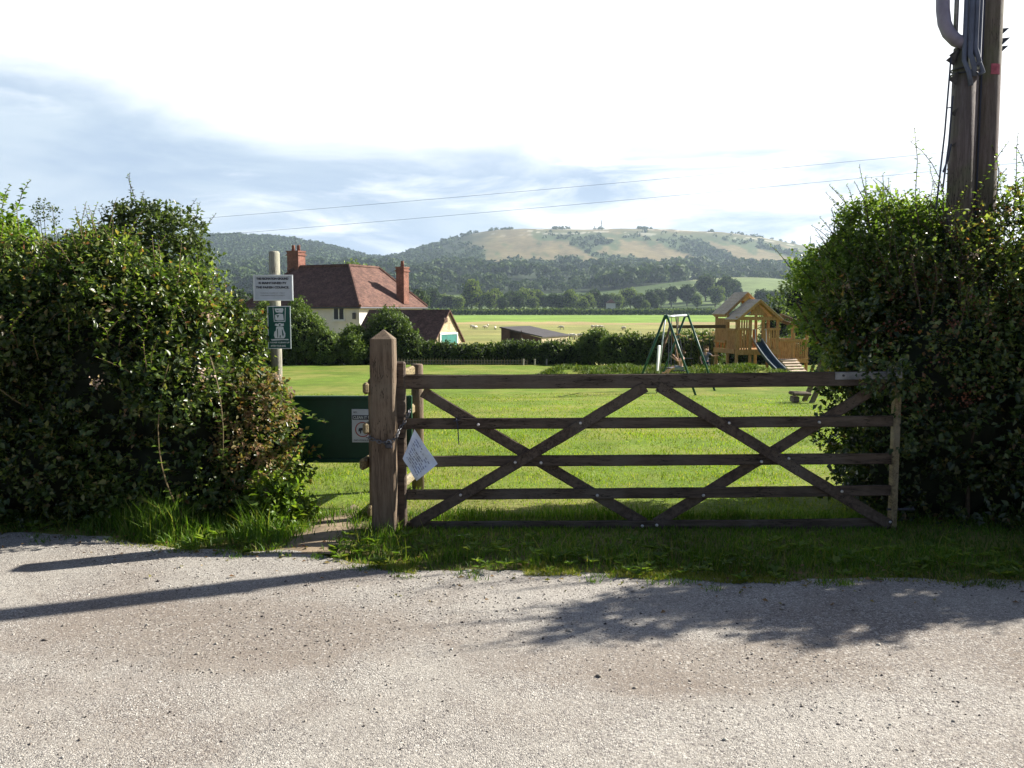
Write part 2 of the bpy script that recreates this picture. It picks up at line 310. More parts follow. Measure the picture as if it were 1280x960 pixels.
# ------------------------------------------------------------------ object helpers
def tag(o, label=None, cat=None, group=None, kind=None):
    if label: o['label'] = label
    if cat: o['category'] = cat
    if group: o['group'] = group
    if kind: o['kind'] = kind
    return o
def thing(name, label, cat, loc=(0, 0, 0), group=None, rz=0.0):
    o = bpy.data.objects.new(name, None); COL.objects.link(o)
    o.location = loc; o.rotation_euler = (0, 0, rz); o.empty_display_size = .2
    return tag(o, label, cat, group)
def wloc(o):
    v = Vector((0, 0, 0))
    while o is not None: v += o.location; o = o.parent
    return v
class MB:
    def __init__(s): s.v = []; s.f = []; s.n = 0
    def add(s, v, f):
        v = np.asarray(v, float).reshape(-1, 3); s.v.append(v)
        s.f.extend([tuple(i+s.n for i in q) for q in f]); s.n += len(v); return s
    def box(s, c, size, R=None, bev=0.0):
        sx, sy, sz = [k/2 for k in size]; b = min(bev, sx*.9, sy*.9, sz*.9)
        if b <= 0:
            v = [(x, y, z) for x in (-sx, sx) for y in (-sy, sy) for z in (-sz, sz)]
            f = [(0,1,3,2),(4,6,7,5),(0,4,5,1),(2,3,7,6),(0,2,6,4),(1,5,7,3)]
        else:   # chamfered box: 24 vertices
            v = []; idx = {}
            for x in (-1,1):
                for y in (-1,1):
                    for z in (-1,1):
                        idx[(x,y,z,0)] = len(v); v.append((x*sx, y*(sy-b), z*(sz-b)))
                        idx[(x,y,z,1)] = len(v); v.append((x*(sx-b), y*sy, z*(sz-b)))
                        idx[(x,y,z,2)] = len(v); v.append((x*(sx-b), y*(sy-b), z*sz))
            f = []
            for a in range(3):
                for sg in (-1, 1):
                    o2 = [k for k in range(3) if k != a]
                    q = []
                    for (p, r) in ((-1,-1),(1,-1),(1,1),(-1,1)):
                        k = [0,0,0]; k[a] = sg; k[o2[0]] = p; k[o2[1]] = r; q.append(idx[(*k, a)])
                    f.append(tuple(q))
            for a in range(3):          # edges along axis a
                o2 = [k for k in range(3) if k != a]
                for p in (-1,1):
                    for r in (-1,1):
                        q = []
                        for (t, ax) in ((-1,o2[0]),(1,o2[0]),(1,o2[1]),(-1,o2[1])):
                            k = [0,0,0]; k[a] = t; k[o2[0]] = p; k[o2[1]] = r; q.append(idx[(*k, ax)])
                        f.append(tuple(q))
            for x in (-1,1):
                for y in (-1,1):
                    for z in (-1,1): f.append(tuple(idx[(x,y,z,a)] for a in range(3)))
        v = np.array(v)
        if R is not None: v = v @ np.array(R.to_3x3()).T
        return s.add(v+np.array(c), f)
    def bar(s, a, b, w, h, up=(0, 0, 1), bev=0.0):
        """rectangular bar from a to b, width w (sideways), height h (along up)"""
        a = Vector(a); b = Vector(b); d = (b-a); L = d.length; d.normalize()
        side = d.cross(Vector(up))
        if side.length < 1e-5: side = d.cross(Vector((1, 0, 0)))
        side.normalize(); u = side.cross(d); u.normalize()
        R = Matrix((d, side, u)).transposed()
        return s.box(tuple((a+b)/2), (L, w, h), R, bev)
    def plank(s, a, b, w, h, seed=0, n=26, bow=.004, rough=.0022, c=.005):
        """old sawn board from a to b: slightly bowed, with uneven worn edges"""
        a = Vector(a); b = Vector(b); d = (b-a).normalized(); side = d.cross(Vector((0, 0, 1))).normalized(); u = side.cross(d).normalized()
        prof = [(-1,-1,0,1),(-1,-1,1,0),(-1,1,1,0),(-1,1,0,1),(1,1,0,1),(1,1,1,0),(1,-1,1,0),(1,-1,0,1)]; V = []
        for i in range(n+1):
            t = i/n; p = a.lerp(b, t)+u*(-bow*4*t*(1-t)*(1+.6*math.sin(seed*2.1)))+side*(bow*.8*math.sin(t*5+seed))
            for k, (sx, sz, cx_, cz_) in enumerate(prof):
                j1 = (float(vn(t*17+seed*5.3, k*3.7+seed))-.5)*2*rough; j2 = (float(vn(t*23+seed*2.3+40, k*2.9))-.5)*2*rough
                x = sx*(w/2-(c if cz_ == 0 and cx_ == 1 else 0)); z = sz*(h/2-(c if cx_ == 0 else 0))
                V.append(tuple(p+side*(x+j1*.5)+u*(z+j2)))
        f = [(i*8+k, i*8+(k+1) % 8, (i+1)*8+(k+1) % 8, (i+1)*8+k) for i in range(n) for k in range(8)]+[tuple(range(8))[::-1], tuple(n*8+k for k in range(8))]
        return s.add(V, f)
    def tube(s, pts, r, n=8, caps=True, closed=False):
        pts = [Vector(p) for p in pts]; m = len(pts); rr = r if isinstance(r, (list, tuple)) else [r]*m
        vs = []; fr = None
        for i, p in enumerate(pts):
            if closed: d = pts[(i+1) % m]-pts[i-1]
            else: d = pts[min(i+1, m-1)]-pts[max(i-1, 0)]
            d.normalize()
            if fr is None:
                fr = d.orthogonal().normalized()
            else:
                fr = fr-d*fr.dot(d)
                if fr.length < 1e-6: fr = d.orthogonal()
                fr.normalize()
            g = d.cross(fr)
            for k in range(n):
                t = 2*PI*k/n; vs.append(tuple(p+fr*math.cos(t)*rr[i]+g*math.sin(t)*rr[i]))
        f = []
        for i in range(m if closed else m-1):
            j = (i+1) % m
            for k in range(n): f.append((i*n+k, i*n+(k+1) % n, j*n+(k+1) % n, j*n+k))
        if caps and not closed:
            f.append(tuple(range(n))[::-1]); f.append(tuple((m-1)*n+k for k in range(n)))
        return s.add(vs, f)
    def poly(s, pts, th, nrm=(0, -1, 0)):
        """flat polygon with thickness th along -nrm"""
        n = len(pts); nv = Vector(nrm)*th
        v = [tuple(Vector(p)) for p in pts]+[tuple(Vector(p)-nv) for p in pts]
        f = [tuple(range(n)), tuple(range(2*n-1, n-1, -1))]+[(i, (i+1) % n, n+(i+1) % n, n+i) for i in range(n)]
        return s.add(v, f)
    def build(s, name, m, parent=None, smooth=False, label=None):
        V = np.concatenate(s.v) if s.v else np.zeros((0, 3))
        return mesh_obj(name, V, s.f, m, parent, smooth, label)
def mesh_obj(name, V, F, m, parent=None, smooth=False, label=None):
    me = bpy.data.meshes.new(name); off = np.array(wloc(parent)) if parent else 0
    V = np.asarray(V, float)-off
    if isinstance(F, np.ndarray):
        k = F.shape[1]; me.vertices.add(len(V)); me.vertices.foreach_set('co', V.astype(np.float32).ravel())
        me.loops.add(F.size); me.loops.foreach_set('vertex_index', F.astype(np.int32).ravel())
        me.polygons.add(len(F)); me.polygons.foreach_set('loop_start', np.arange(0, F.size, k, dtype=np.int32))
        me.update(calc_edges=True)
    else: me.from_pydata([tuple(p) for p in V], [], F); me.update()
    if not isinstance(F, np.ndarray):
        import bmesh
        bm = bmesh.new(); bm.from_mesh(me); bmesh.ops.recalc_face_normals(bm, faces=bm.faces); bm.to_mesh(me); bm.free()
    if smooth: me.polygons.foreach_set('use_smooth', np.ones(len(me.polygons), bool))
    me.materials.append(m)
    o = bpy.data.objects.new(name, me); COL.objects.link(o)
    if parent: o.parent = parent
    if label: o['label'] = label
    return o
def dup(o, parent=None, **kw):
    c = o.copy(); COL.objects.link(c)
    if parent: c.parent = parent
    for ch in list(o.children): dup(ch, c)
    return c
def lettering(s, size, loc, mat_, parent, name='lettering', rot=(PI/2, 0, 0), align='CENTER', width=None, bold=0.0, ext=.0015):
    cu = bpy.data.curves.new('t', 'FONT'); cu.body = s; cu.size = size; cu.align_x = align; cu.align_y = 'CENTER'; cu.extrude = ext; cu.offset = bold
    to = bpy.data.objects.new('t', cu); COL.objects.link(to)
    bpy.context.view_layer.update()
    dg = bpy.context.evaluated_depsgraph_get(); me = bpy.data.meshes.new_from_object(to.evaluated_get(dg))
    bpy.data.objects.remove(to)
    me.name = name; me.materials.clear(); me.materials.append(mat_)
    if width:
        co = np.zeros(len(me.vertices)*3); me.vertices.foreach_get('co', co); co = co.reshape(-1, 3)
        w = np.ptp(co[:, 0]); co[:, 0] *= width/w; me.vertices.foreach_set('co', co.ravel())
    o = bpy.data.objects.new(name, me); COL.objects.link(o); o.parent = parent
    o.location = Vector(loc)-wloc(parent); o.rotation_euler = rot
    return o

# ------------------------------------------------------------------ foliage
def unit(a): return a/np.maximum(np.linalg.norm(a, axis=-1, keepdims=True), 1e-9)
def leaves_mesh(p, d, up, L, Wd, fold=.25):
    """p base points, d leaf directions, up leaf normals; each leaf is two folded triangles"""
    side = unit(np.cross(d, up)); nn = np.cross(side, d)
    L = L[:, None]; Wd = Wd[:, None]
    v = np.stack([p, p+d*L*.45+side*Wd*.5+nn*Wd*fold, p+d*L-nn*L*.12, p+d*L*.45-side*Wd*.5+nn*Wd*fold], 1).reshape(-1, 3)
    n = len(p); b = np.arange(n)[:, None]*4
    f = np.concatenate([b+np.array([[0, 1, 2]]), b+np.array([[0, 2, 3]])], 0)
    return v, f
def ell_points(ells, n, depth=.16, lump=.22, zmin=0.02, seed=0, inner=.62, rng=RNG, zbias=0.0):
    """points (and outward normals) in the skin of a union of ellipsoids with a lumpy surface"""
    E = np.array(ells, float); ar = (E[:,3]*E[:,4]+E[:,3]*E[:,5]+E[:,4]*E[:,5]); ar /= ar.sum()
    P_, N_ = [], []; got = 0
    while got < n:
        k = rng.choice(len(E), 4*n, p=ar); e = E[k]
        d = unit(rng.normal(size=(4*n, 3)))
        lum = 1+lump*2*(vn3(d*2.3+k[:, None]*3.7, seed)-.5)+lump*(vn3(d*6.1+k[:, None], seed+9)-.5)
        r = lum*(1-np.abs(rng.normal(size=4*n))*depth)
        q = e[:, :3]+d*e[:, 3:]*r[:, None]
        ok = (q[:, 2] > zmin)
        for j in range(len(E)):
            ok &= (k == j) | (np.linalg.norm((q-E[j, :3])/E[j, 3:], axis=1) > inner)
        nn = unit(d/e[:, 3:])
        P_.append(q[ok]); N_.append(nn[ok]); got += ok.sum()
    return np.concatenate(P_)[:n], np.concatenate(N_)[:n]
def twigs(P0, N0, per, L, size, droop=0.1, upb=.35, spread=.7, rng=RNG, aspect=.62):
    """sets of leaves along short twigs starting at P0"""
    n = len(P0)
    td = unit(N0*.9+np.array([0, 0, upb])+rng.normal(size=(n, 3))*spread)
    ln = L*(.5+rng.random(n))
    t = (np.arange(per)+.5)/per
    b = P0[:, None, :]+td[:, None, :]*(ln[:, None, None]*(t[None, :, None]-.45))-np.array([0, 0, droop])*(ln[:, None, None]*t[None, :, None]**2)
    b = b+rng.normal(size=b.shape)*L*.05
    az = rng.random((n, per))*2*PI
    a1 = unit(np.cross(td, unit(rng.normal(size=(n, 3))))); a2 = np.cross(td, a1)
    ld = unit(td[:, None]*.55+a1[:, None]*np.cos(az)[..., None]+a2[:, None]*np.sin(az)[..., None]+N0[:, None]*.3)
    up = unit(N0[:, None]*.6+np.array([0, 0, .8])+rng.normal(size=ld.shape)*.55)
    s = size*(.55+.8*rng.random((n, per)))
    return b.reshape(-1, 3), ld.reshape(-1, 3), up.reshape(-1, 3), s.ravel(), s.ravel()*aspect
def core_mesh(ells, m, parent, k=.74, zmin=0.0, name='light_blocking_core'):  # added solid blob that blocks light behind the leaves, not a plant part
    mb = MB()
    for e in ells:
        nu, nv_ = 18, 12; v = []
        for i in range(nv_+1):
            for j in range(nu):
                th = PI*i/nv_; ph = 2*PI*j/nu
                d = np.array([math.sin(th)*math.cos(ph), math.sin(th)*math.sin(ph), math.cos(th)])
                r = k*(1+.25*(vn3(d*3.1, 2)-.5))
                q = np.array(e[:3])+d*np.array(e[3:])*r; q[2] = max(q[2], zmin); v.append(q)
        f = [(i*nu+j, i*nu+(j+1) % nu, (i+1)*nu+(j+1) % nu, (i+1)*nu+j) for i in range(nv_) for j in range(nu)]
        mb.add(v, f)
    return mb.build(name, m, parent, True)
def foliage(name, ells, n_tw, per, L, size, m, parent, seed=0, depth=.16, lump=.22, zmin=.02, inner=.62, upb=.35, cull=None, rng=RNG, spread=.7, droop=.1, lift=None, dens=None, aspect=.62):
    P0, N0 = ell_points(ells, n_tw, depth, lump, zmin, seed, inner, rng)
    if dens is not None:
        k = dens(P0) > rng.random(len(P0)); P0, N0 = P0[k], N0[k]
    if cull is not None: k = cull(P0); P0, N0 = P0[k], N0[k]
    if lift is not None: P0[:, 2] += lift(P0[:, 0], P0[:, 1])
    a = twigs(P0, N0, per, L, size, upb=upb, rng=rng, spread=spread, droop=droop, aspect=aspect)
    v, f = leaves_mesh(*a)
    return mesh_obj(name, v, f, m, parent)
def clumps(ells, n, r0, r1, rng, seed=0, bury=.35, sel=None):
    """small leafy lobes sitting in the skin of the big masses"""
    P0, N0 = ell_points(ells, n*3, .04, .2, seed=seed, rng=rng)
    if sel is not None: k = sel(P0, N0); P0, N0 = P0[k], N0[k]
    out = list(ells)
    for p, m_ in list(zip(P0, N0))[:n]:
        r = rng.uniform(r0, r1); q = p-m_*r*bury; out.append((q[0], q[1], q[2], r*rng.uniform(.8, 1.3), r*rng.uniform(.8, 1.2), r*rng.uniform(.7, 1.1)))
    return out
def shoots(mb_pts, n, rng, parent, m_leaf, m_stem, size=.05, name='shoot', lean=(0, 0), Lr=(.35, .8), per=12, sname='stem', updir=1.0):
    """arching shoots that stick out of a hedge: mb_pts = (points, normals)"""
    P0, N0 = mb_pts; st = MB(); bs = []; ds = []; us = []; ss = []
    for i in range(n):
        p = Vector(P0[i]); d = Vector(N0[i])*.6+Vector((rng.normal()*.3+lean[0], rng.normal()*.3+lean[1], updir)); d.normalize()
        L = rng.uniform(*Lr); pts = []; q = p.copy(); dd = d.copy()
        for k in range(7):
            pts.append(q.copy()); q = q+dd*(L/6); dd = (dd+Vector((rng.normal()*.10, rng.normal()*.10, -.05))).normalized()
        st.tube(pts, [.0045*(1-.1*k) for k in range(7)], 4)
        for j in range(per):
            t = (j+1.0)/per*5.9; a = int(t); w = t-a
            b = pts[a].lerp(pts[min(a+1, 6)], w)
            ang = j*2.4+rng.random(); l = Vector((math.cos(ang), math.sin(ang), .25+rng.random()*.4)).normalized()
            bs.append(b); ds.append(l); us.append(Vector((rng.normal()*.4, rng.normal()*.4, 1)).normalized()); ss.append(size*(1.1-.6*j/per)*(.7+.6*rng.random()))
    v, f = leaves_mesh(np.array(bs), np.array(ds), np.array(us), np.array(ss), np.array(ss)*.62)
    a = mesh_obj(name, v, f, m_leaf, parent); b = st.build(sname, m_stem, parent); tag(a, kind='stuff'); tag(b, kind='stuff')
    return a, b
def trunk_mb(base, top, r0, r1, limbs, rng, crown):
    mb = MB(); b = Vector(base); t = Vector(top); pts = []
    for k in range(6):
        w = k/5; pts.append(b.lerp(t, w)+Vector((rng.normal()*r0*.4, rng.normal()*r0*.4, 0))*(w > 0))
    mb.tube(pts, [r0+(r1-r0)*k/5 for k in range(6)], 8)
    for i in range(limbs):
        w = rng.uniform(.35, .95); s = b.lerp(t, w); c = crown[rng.integers(len(crown))]
        d = unit(rng.normal(size=3)); e = Vector((c[0]+d[0]*c[3]*.7, c[1]+d[1]*c[4]*.7, c[2]+abs(d[2])*c[5]*.6))
        m1 = s.lerp(e, .5)+Vector((0, 0, (e-s).length*.08))
        mb.tube([s, m1, e], [r0*.42, r0*.25, r0*.08], 5)
    return mb
# ================================================================== TERRAIN
ZK = np.array([(-60,0),(5.6,0),(6.3,.02),(7.5,0),(12,-.17),(20,-.56),(26,-.84),(34,-.93),(43,-1.03),(50,-1.6),(60,-2.6),(72,-3.1),(100,-3.15),(330,-3.0),(500,-1.0)], float)
EK = np.array([(500,-5.8),(600,-2.5),(700,1),(850,8),(1000,20),(1200,35),(1500,50)], float)
ER = np.array([(-400,80),(-200,85),(0,88),(150,90),(230,90.5),(300,91),(340,89),(370,86),(400,81),(430,73),(460,65),(480,63),(500,67),(530,76),(560,86),(590,95),(620,99.5),(660,101),(750,100),(800,101),(860,98.5),(900,97),(940,91.5),(980,84),(1000,80),(1060,70),(1140,62),(1300,52),(1700,40)], float)
def sstep(t): t = np.clip(t, 0, 1); return t*t*(3-2*t)
def H(x, y):
    x = np.asarray(x, float); y = np.asarray(y, float)
    z = np.interp(y, ZK[:,0], ZK[:,1])
    # grassy bank beyond the swings
    bx = sstep((x-.2)/1.6)*sstep((11.5-x)/3.5)
    z = z+np.where((y > 25) & (y < 37), (.54*np.exp(-((y-30.8)/1.5)**2)*bx*(.85+.3*fbm(x*.7, y*.7, 3))), 0)
    z = z+np.where(y < 60, .03*(fbm(x*.5+9, y*.5, 3)-.5)*sstep((y-6.6)/2)*2, 0)
    px = 640+FPX*x/np.maximum(y, 1.0)
    e = np.interp(y, EK[:,0], EK[:,1])
    er = np.interp(px, ER[:,0], ER[:,1])
    s = sstep((y-1500)/1050)
    g = fbm(x/210+3, y/420, 4, 2)
    e2 = e+(er-e)*np.clip(s+(s*(1-s))*1.1*(g-.5), 0, 1)
    zf = 1.63+e2/FPX*np.minimum(y, 2550)
    zf = zf-np.maximum(y-2550, 0)*.10+np.where(y > 2400, 3.5*(fbm(x/60, y/60, 3, 5)-.5), 0)
    zf = zf+21*np.exp(-((x-255)/125)**2-((y-950)/150)**2)
    return np.where(y > 500, zf, z)
def terrain():
    ys = [-60, -40, -25, -14, -8, -4, 0]+list(np.geomspace(1.5, 4200, 640)); ys = np.array(ys)
    u = np.linspace(-1, 1, 581); u = .62*u+.38*u**3
    wd = np.maximum(40, np.abs(ys)*.95)
    Xg = u[None, :]*wd[:, None]; Yg = np.repeat(ys[:, None], len(u), 1)
    Zg = H(Xg, Yg)
    V = np.stack([Xg, Yg, Zg], -1).reshape(-1, 3)
    ny, nx = Xg.shape; i = (np.arange(ny-1)[:, None]*nx+np.arange(nx-1)[None, :]).ravel()
    F = np.stack([i, i+1, i+nx+1, i+nx], 1)
    o = mesh_obj('ground', V, F, M['ground'], None, True); tag(o, 'lawn, fields and chalk downs rising to the skyline', kind='structure')
    x, y, z = V.T; px = 640+FPX*x/np.maximum(y, 1)
    C = np.zeros((len(V), 3)); C[:] = (.135, .200, .026)
    def put(mask, c, w=None):
        w = mask.astype(float) if w is None else w
        C[:] = C*(1-w[:, None])+np.array(c)*w[:, None]
    nb = fbm(x/3.0, y/3.0, 4, 1)
    put(y < 6.6, (.070, .085, .026))
    put(None, (.21, .185, .070), sstep((nb-.52)/.12)*sstep((9-y)/2.0)*(y > 5)*.7)
    put(y > 45, (.13, .15, .05))
    nf = fbm(x/22, y/22, 4, 3)
    put(None, (.27, .258, .085), sstep((y-56)/10))
    put(None, (.17, .20, .055), sstep((y-56)/10)*sstep((nf-.5)/.12)*.55)
    put(None, (.35, .27, .12), sstep((y-290+40*(nf-.5))/10))          # dry strip at the edge of the field
    put(None, (.185, .29, .045), sstep((y-330+70*(nf-.5))/8))
    put(y > 500, (.07, .11, .03))
    pf = fbm(x/90, y/90, 3, 8)
    put(None, (.15, .20, .07), sstep((pf-.52)/.05)*(y > 520)*(y < 1000)*.9)
    kn = np.exp(-((x-305)/105)**2-((y-960)/190)**2)
    put(None, (.165, .215, .085), sstep((kn-.30)/.1))
    put(None, (.24, .23, .11), sstep((kn-.30)/.1)*sstep((y-930)/60)*sstep((320-x)/60)*.6)
    wf = (y > 1000)*(1-sstep((kn-.25)/.1)); put(None, (.030, .045, .018), wf.astype(float))
    # downs
    s = sstep((y-1620+120*(fbm(x/130, y/200, 4, 4)-.5)*2)/160)
    tan_ = np.array((.178, .143, .068))[None, :]*(.55+.9*fbm(x/28, y/110, 5, 6))[:, None]
    grn = np.array((.065, .095, .032))[None, :]*np.ones((len(V), 1))
    gul = fbm(x/75+y/900, y/330, 5, 12)*.72+fbm(x/19+y/300, y/70, 4, 33)*.28
    w = sstep((gul-.42)/.09)*sstep((2500-y)/400+.30)
    dn = tan_*(1-w[:, None])+grn*w[:, None]
    chalk = sstep((fbm(x/50, y/25, 4, 21)-.64)/.04)*sstep((y-2250)/150)
    dn = dn*(1-chalk[:, None]*.7)+np.array((.55, .52, .43))*chalk[:, None]*.7
    right = sstep((px-560+50*(fbm(x/100, y/100, 3, 14)-.5))/80)
    wd_ = np.array((.035, .055, .022))*np.ones((len(V), 3))
    dn = wd_*(1-right[:, None])+dn*right[:, None]
    C[:] = C*(1-s[:, None])+dn*s[:, None]
    at = o.data.color_attributes.new('Col', 'FLOAT_COLOR', 'POINT')
    at.data.foreach_set('color', np.concatenate([C, np.ones((len(V), 1))], 1).astype(np.float32).ravel())
    return o
GR = terrain()
# far clear-air haze goes at the end of the script

# ---- gravel track
EDGE = sorted([G(px, py) for px, py in [(-900,668),(-300,668),(0,672),(130,679),(200,688),(330,696),(375,692),(420,702),(480,713),(560,714),(640,718),(700,723),(850,727),(1000,729),(1200,732),(1280,729),(1500,722),(2200,720)]])
EX = np.array([e[0] for e in EDGE]); EY = np.array([e[1] for e in EDGE])
def edge(x):
    x = np.asarray(x, float); return np.interp(x, EX, EY)+.20*(fbm(x*1.9, x*0+3, 4)-.5)+.07*(vn(x*9, x*0+8)-.5)
def gravel_h(x, y): return .022*(fbm(x*.8, y*.8, 4, 31)-.5)+.004
def gravel():
    xs = np.linspace(-16, 16, 420); t = np.concatenate([np.linspace(0, .72, 60, endpoint=False), np.linspace(.72, 1, 130)])
    Xg = np.repeat(xs[None, :], len(t), 0); Yg = -9+(edge(xs)+.05+9)[None, :]*t[:, None]
    Zg = np.maximum(H(Xg, Yg), 0)+.006+.02*fbm(Xg*.8, Yg*.8, 4, 31)*sstep((edge(xs)[None, :]-Yg+.3)/.5)
    V = np.stack([Xg, Yg, Zg], -1).reshape(-1, 3); ny, nx = Xg.shape
    i = (np.arange(ny-1)[:, None]*nx+np.arange(nx-1)[None, :]).ravel()
    o = mesh_obj('gravel_track', V, np.stack([i, i+1, i+nx+1, i+nx], 1), M['gravel'], None, True)
    tag(o, 'pale gravel and tarmac track in front of the gate', kind='structure')
gravel()
def GZ(x, y): return np.maximum(H(x, y), 0)+.006+.02*fbm(x*.8, y*.8, 4, 31)*sstep((edge(x)-y+.3)/.5)
def worn_path():
    n = 26; mb = MB(); V = []
    for i in range(n):
        t = i/(n-1); y = 5.72+t*1.5; cx = -1.36+.05*math.sin(t*3)+.04*t; w = (.30-.14*t)*(1 if t < .8 else (1-t)/.2+.02)
        for j in range(9):
            s = j/4-1; xx = cx+s*w*(.8+.35*float(vn(y*5, s*2+3)))
            V.append((xx, y, float(H(xx, y))+.010*(1-s*s)+.004+.006*float(vn(xx*14, y*14))))
    f = [(i*9+j, i*9+j+1, (i+1)*9+j+1, (i+1)*9+j) for i in range(n-1) for j in range(8)]
    o = mesh_obj('path', V, f, M['dirt'], None, True); tag(o, 'bare worn footpath between the gatepost and the left hedge', kind='structure')
worn_path()
def pathw(x, y):   # 1 on the worn path
    return np.exp(-((x+1.35)/.17)**4)*sstep((7.1-y)/.5)*(y > 5.4)

# ---- loose stones
def stones():
    rng = np.random.default_rng(3); n = 60000
    x = rng.uniform(-4.3, 4.3, n); y = 1.9+4.6*rng.random(n)
    pd = np.maximum(np.exp(-((x+1.35)/.9)**2-((y-4.35)/.45)**2), .6*np.exp(-((x-.9)/.7)**2-((y-3.9)/.3)**2))
    dn = sstep((fbm(x*.9, y*.9, 4, 40)-.47)/.16)*.75+.10
    dn = dn*(.40+.60*sstep((y-edge(x)+1.3)/1.0))+.30*sstep((y-edge(x)+.35)/.3)
    dn = dn+.5*pd
    k = (rng.random(n) < dn) & (y < edge(x)+.02) & (np.abs(x) < .62*y+.25); x, y = x[k], y[k]; n = len(x)
    r = .0020*np.exp(rng.normal(size=n)*.45)*(1+.12*y); r = np.minimum(r, .016)
    base = np.array([(1,0,0),(0,1,0),(-1,0,0),(0,-1,0),(0,0,1),(0,0,-1)], float)
    v = base[None]*(.7+.6*rng.random((n, 6, 1)))+rng.normal(size=(n, 6, 3))*.12
    a = rng.random(n)*2*PI; c, s = np.cos(a)[:, None], np.sin(a)[:, None]
    vx = v[..., 0]*1.25; vy = v[..., 1]*.9
    v = np.stack([vx*c-vy*s, vx*s+vy*c, v[..., 2]*.7], -1)*r[:, None, None]
    z = GZ(x, y)+r*.22
    v = v+np.stack([x, y, z], -1)[:, None]
    f = np.array([(0,1,4),(1,2,4),(2,3,4),(3,0,4),(1,0,5),(2,1,5),(3,2,5),(0,3,5)])
    F = (np.arange(n)[:, None, None]*6+f[None]).reshape(-1, 3)
    o = mesh_obj('loose_stones', v.reshape(-1, 3), F, M['stone']); tag(o, 'small loose stones scattered over the gravel track', 'gravel', kind='stuff')
stones()
# ---- grass
def blades(name, x, y, h, w, m, rng, lean=.45, zoff=0.0, zf=H):
    n = len(x); z = zf(x, y)+zoff-.005
    a = rng.random(n)*2*PI; fx, fy = np.cos(a), np.sin(a)             # facing
    b = rng.random(n)*2*PI; ll = h*lean*rng.random(n)*1.3
    lx, ly = np.cos(b)*ll, np.sin(b)*ll
    p = np.stack([x, y, z], -1); s = np.stack([fx, fy, 0*fx], -1)*w[:, None]*.5
    mid = p+np.stack([lx*.35, ly*.35, h*.55], -1); tip = p+np.stack([lx, ly, h*(1-.25*lean*rng.random(n))], -1)
    v = np.stack([p-s, p+s, mid-s*.8, mid+s*.8, tip], 1).reshape(-1, 3)
    f = np.array([(0,1,3),(0,3,2),(2,3,4)]); F = (np.arange(n)[:, None, None]*5+f[None]).reshape(-1, 3)
    return mesh_obj(name, v, F, m)
def verge():
    rng = np.random.default_rng(21); n = 92000
    x = rng.uniform(-6.0, 6.5, n); y = rng.uniform(5.0, 6.9, n); e = edge(x)
    t = y-e
    dn = sstep(t/.16)*(.6+.8*sstep((fbm(x*3, y*3, 3, 50)-.35)/.3))*(1-.96*pathw(x, y))
    dn = np.where(x > 3.2, dn*.6, dn)
    k = (rng.random(n) < dn) & (t > 0); x, y, t = x[k], y[k], t[k]; n = len(x)
    tuft = sstep((fbm(x*2.3, y*2.3, 3, 61)-.42)/.2)
    h = .055+.05*tuft+.02*rng.random(n)
    left = sstep((-1.55-x)/.25)*sstep((x+3.3)/.6)*sstep(t/.25); h = h+left*(.07+.13*rng.random(n))*(.5+tuft*.7)
    farleft = sstep((-3.0-x)/.5); h = h*(1-.3*farleft)
    h = h*(.45+.55*sstep(t/.30))*(.5+.6*rng.random(n))*(.75+.6*(fbm(x*1.3, y*2.3, 3, 64)))
    h = np.where((np.abs(y-6.2) < .45) & (x > -.8), np.minimum(h, .042), h)
    o = blades('grass', x, y, h, .0045+.004*rng.random(n), M['blade'], rng, .7); tag(o, 'rough green grass verge along the foot of the gate and hedges', 'grass', kind='stuff')
    m_ = 15000; x = np.where(rng.random(m_) < .5, rng.uniform(-5.5, 6, m_), rng.uniform(-.9, 1.6, m_)); e = edge(x); t = rng.exponential(.10, m_)-.05; y = e+t
    k = (vn(x*4, x*0+2) > .35) & (pathw(x, y) < .3); x, y = x[k], y[k]; n = len(x)
    o = blades('grass', x, y, .018+.035*rng.random(n), .0045+.004*rng.random(n), M['blade_dry'], rng, .9); tag(o, 'short yellowing grass fringe at the edge of the gravel', 'grass', kind='stuff')
    # seed stalks
    n = 260; x = rng.uniform(-3.5, 4.8, n); y = edge(x)+rng.uniform(.1, .7, n)
    k = pathw(x, y) < .2; x, y = x[k], y[k]; n = len(x)
    o = blades('grass', x, y, .11+.13*rng.random(n), .003+.001*rng.random(n), M['blade_dry'], rng, .8); tag(o, 'pale seed stalks standing in the verge grass', 'grass', kind='stuff')
verge()
